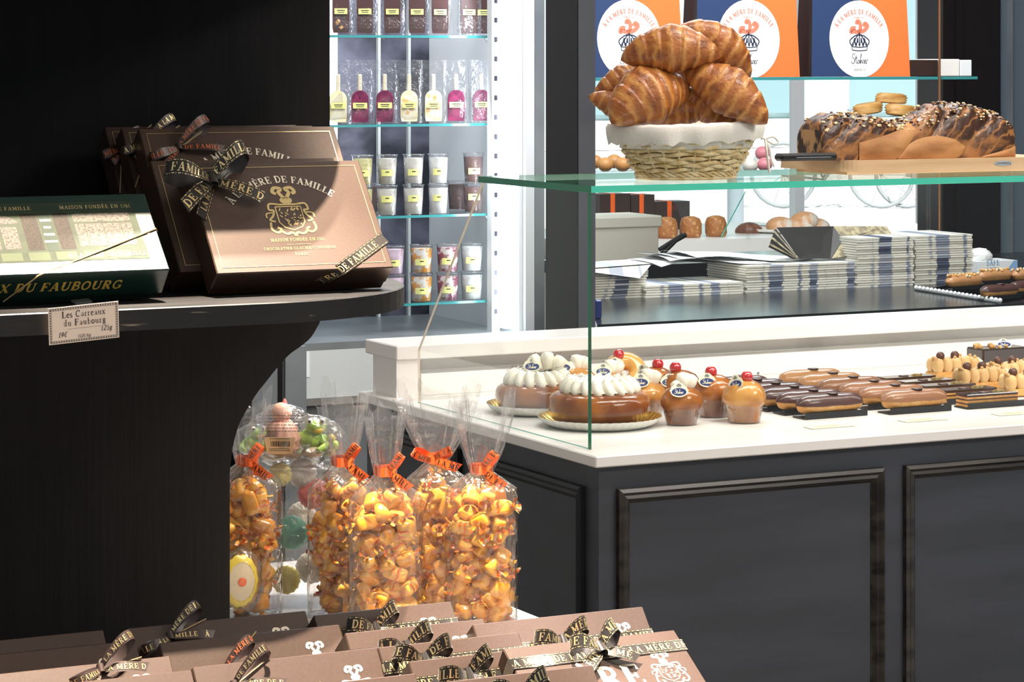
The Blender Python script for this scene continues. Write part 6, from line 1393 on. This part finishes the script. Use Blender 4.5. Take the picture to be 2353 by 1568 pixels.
lamp('freezer_side_light', 'AREA', (fxl-.04, FV+.02, 1.35), 3.2, (.86, .93, 1), (fx0+.5, FV+.3, 1.3), shape='RECTANGLE', size=.05, size_y=1.3)
# ---- ices in clear sleeves
def ice(label, x, z, v, mat, w=.056, hh=.12, stick=True, ly=.045, group='', bits=None, lw=.042):
    p = Wv(x, 0, v); t = thing('ice_pop', label, 'ice pop', (p.x, v, z+.0005), -TH*.8, group); b = MB(); hb = hh*.62 if stick else hh*1.05
    pts = [(-w*.36, .006), (w*.36, .006), (w*.40, .02)]+[(w*.40*math.cos(math.radians(a)), hb-w*.4+w*.4*math.sin(math.radians(a))) for a in range(0, 181, 15)]+[(-w*.40, .02)]
    b.prism(pts, -.009, .009, mat)
    rn = random.Random(int(x))
    if bits:
        for k in range(7): b.box((-.005, -.0098, -.004), (.005, -.009, .004), bits, tf=Matrix.Translation((rn.uniform(-.016, .016), 0, rn.uniform(.012, hb-.01))) @ Matrix.Rotation(rn.uniform(0, 3), 4, 'Y'))
    b.build('ice', t)
    if stick:
        b = MB(); b.box((-.0055, -.0025, hb-.002), (.0055, .0025, hb+hh*.30), 'stick', bev=.002); b.build('stick', t)
    b = MB(); b.box((-lw/2, -.0145, ly), (lw/2, -.0140, ly+.016), 'label_yellow'); b.box((-lw*.3, -.0148, ly+.009), (lw*.3, -.0145, ly+.0115), 'ink'); b.box((-lw*.24, -.0148, ly+.004), (lw*.26, -.0145, ly+.0058), 'ink'); b.build('label', t)
    b = MB(); rows = []; W2 = w*.60; Ht = hh*1.18
    for i in range(9):
        f = i/8; dd = .013*(1-f*.75)*min(1, f*5+.5); rows.append([(W2*c*(1+rn.uniform(-.03, .03))+.004*f*math.sin(x), dd*s_+rn.uniform(-.0012, .0012), Ht*f) for c, s_ in ((-1, 0), (-.8, -.8), (-.3, -1), (.3, -1), (.8, -.8), (1, 0), (.8, .8), (.3, 1), (-.3, 1), (-.8, .8))])
    b.grid(rows, 'film_soft', cv=True, smooth=False); b.build('clear_sleeve', t); return t
vv = FV+.14
nth = ('first', 'second', 'third', 'fourth', 'fifth', 'sixth', 'seventh')
for k, (x, m, l) in enumerate(((783, 'pop_choc', 'nut sprinkled dark ice at the left end of the uppermost shelf'), (838, 'pop_choc', 'dark ice in sleeve, second from the left on the uppermost shelf'), (901, 'pop_choc', 'dark ice in sleeve, third from the left on the uppermost shelf'), (958, 'pop_choc', 'dark ice in sleeve, middle of the uppermost shelf'), (1011, 'pop_choc', 'dark ice in sleeve, third from the right on the uppermost shelf'), (1077, 'pop_choc', 'dark ice in sleeve, second from the right on the uppermost shelf'), (1111, 'pop_choc', 'dark ice in sleeve at the right end of the uppermost shelf'))):
    ice(l, x, shz[0], vv, m, .058, .14, False, .058, 'dark ices on the uppermost freezer shelf', 'hazelnut' if k == 0 else None, .036)
for k, (x, m, l, bt) in enumerate(((777, 'pop_cream', 'pale lemon ice at the left end of the second shelf', None), (827, 'pop_berry', 'berry red ice in sleeve nearest the pale lemon ice', 'pop_berry'), (884, 'pop_berry', 'berry red ice in sleeve, second berry one from the left', 'pop_berry'), (940, 'pop_cream', 'cream ice with peach pieces, left one of the pair', 'pop_peach'), (996, 'pop_cream', 'cream ice with peach pieces, right one of the pair', 'pop_peach'), (1048, 'pop_berry', 'dark berry ice in sleeve right of the cream ices', 'pop_berry'), (1106, 'pop_berry', 'berry ice in crinkled sleeve at the right end of the second shelf', None))):
    ice(l, x, shz[1], vv, m, .060, .152, True, .044, 'pale and berry ices on the second freezer shelf', bt, .040)
# ---- cups of cream desserts
def cup(label, x, z, v, mat, r, h, group, lab=True, lid='lid_brown', ly=.45):
    p = Wv(x, 0, v); t = thing('dessert_cup', label, 'cup', (p.x, v, z+.0004), -TH*.8, group)
    b = MB(); b.lathe([(0, .002), (r*.82, .002), (r*.95, h*.88), (0, h*.88)], mat, 22); b.build('filling', t)
    b = MB(); b.lathe([(r*.84, 0), (r*.985, h*.97), (r*1.06, h*.975), (r*1.06, h)], 'film_soft', 24); b.build('clear_cup', t)
    b = MB(); b.lathe([(r*1.04, h*.985), (r*1.06, h*1.012), (r*.98, h*1.015), (r*.9, h*.99), (0, h*.99)], 'clear_plastic', 24); b.build('lid', t)
    if lab:
        b = MB(); rows = [[(r*1.01*math.sin(a), -r*1.01*math.cos(a), zz) for a in (-.6, -.4, -.2, 0, .2, .4, .6)] for zz in (h*ly-.009, h*ly+.009)]; b.grid(rows, 'label_yellow'); b.grid([[(p_[0]*1.01*.8, p_[1]*1.01+.000, (h*ly+.001)+k*.003) for p_ in rows[0]] for k in (0, 1)], 'ink'); b.build('label', t)
cz = shz[2]; hc = Wv(950, 356, vv).z-Wv(950, 424, vv).z
for rw, pre in ((0, 'lower'), (1, 'upper')):
    for x, m, l in ((833, 'cup_yellow', 'pale yellow dessert cup beside the gift box'), (889, 'cup_cream', 'cream dessert cup second from the left'), (950, 'cup_cream', 'cream dessert cup in the middle'), (1007, 'cup_white', 'whitish dessert cup second from the right'), (1088, 'cup_brown', 'brown chocolate dessert cup at the right end')):
        cup(l+f', {pre} row on the third freezer shelf', x, cz+rw*hc*1.03, vv, m, .0292, hc, 'cream dessert cups on the third freezer shelf', ly=.4 if rw else .55)
tz = shz[3]; ht = Wv(970, 556, vv).z-Wv(970, 620, vv).z
for rw, pre in ((0, 'lower'), (1, 'upper')):
    for x, m, l in ((903, 'cup_pink', 'pink dessert tub beside the rounded shelf end'), (968, 'swirl_orange', 'orange marbled dessert tub'), (1029, 'swirl_berry', 'berry marbled dessert tub'), (1084, 'cup_white', 'white dessert tub at the right end')):
        cup(l+f', {pre} row on the lowest freezer shelf', x, tz+rw*ht*1.03, vv, m, .0322, ht, 'dessert tubs on the lowest freezer shelf', ly=.4)
# second row of brown pots further back
for x, l in ((870, 'dark brown pot behind the second and third cream cups'), (1052, 'dark brown pot behind the cups at the right')):
    cup(l, x, cz, FV+.3, 'cup_brown', .03, hc, 'dark pots at the back of the third shelf', lab=False)
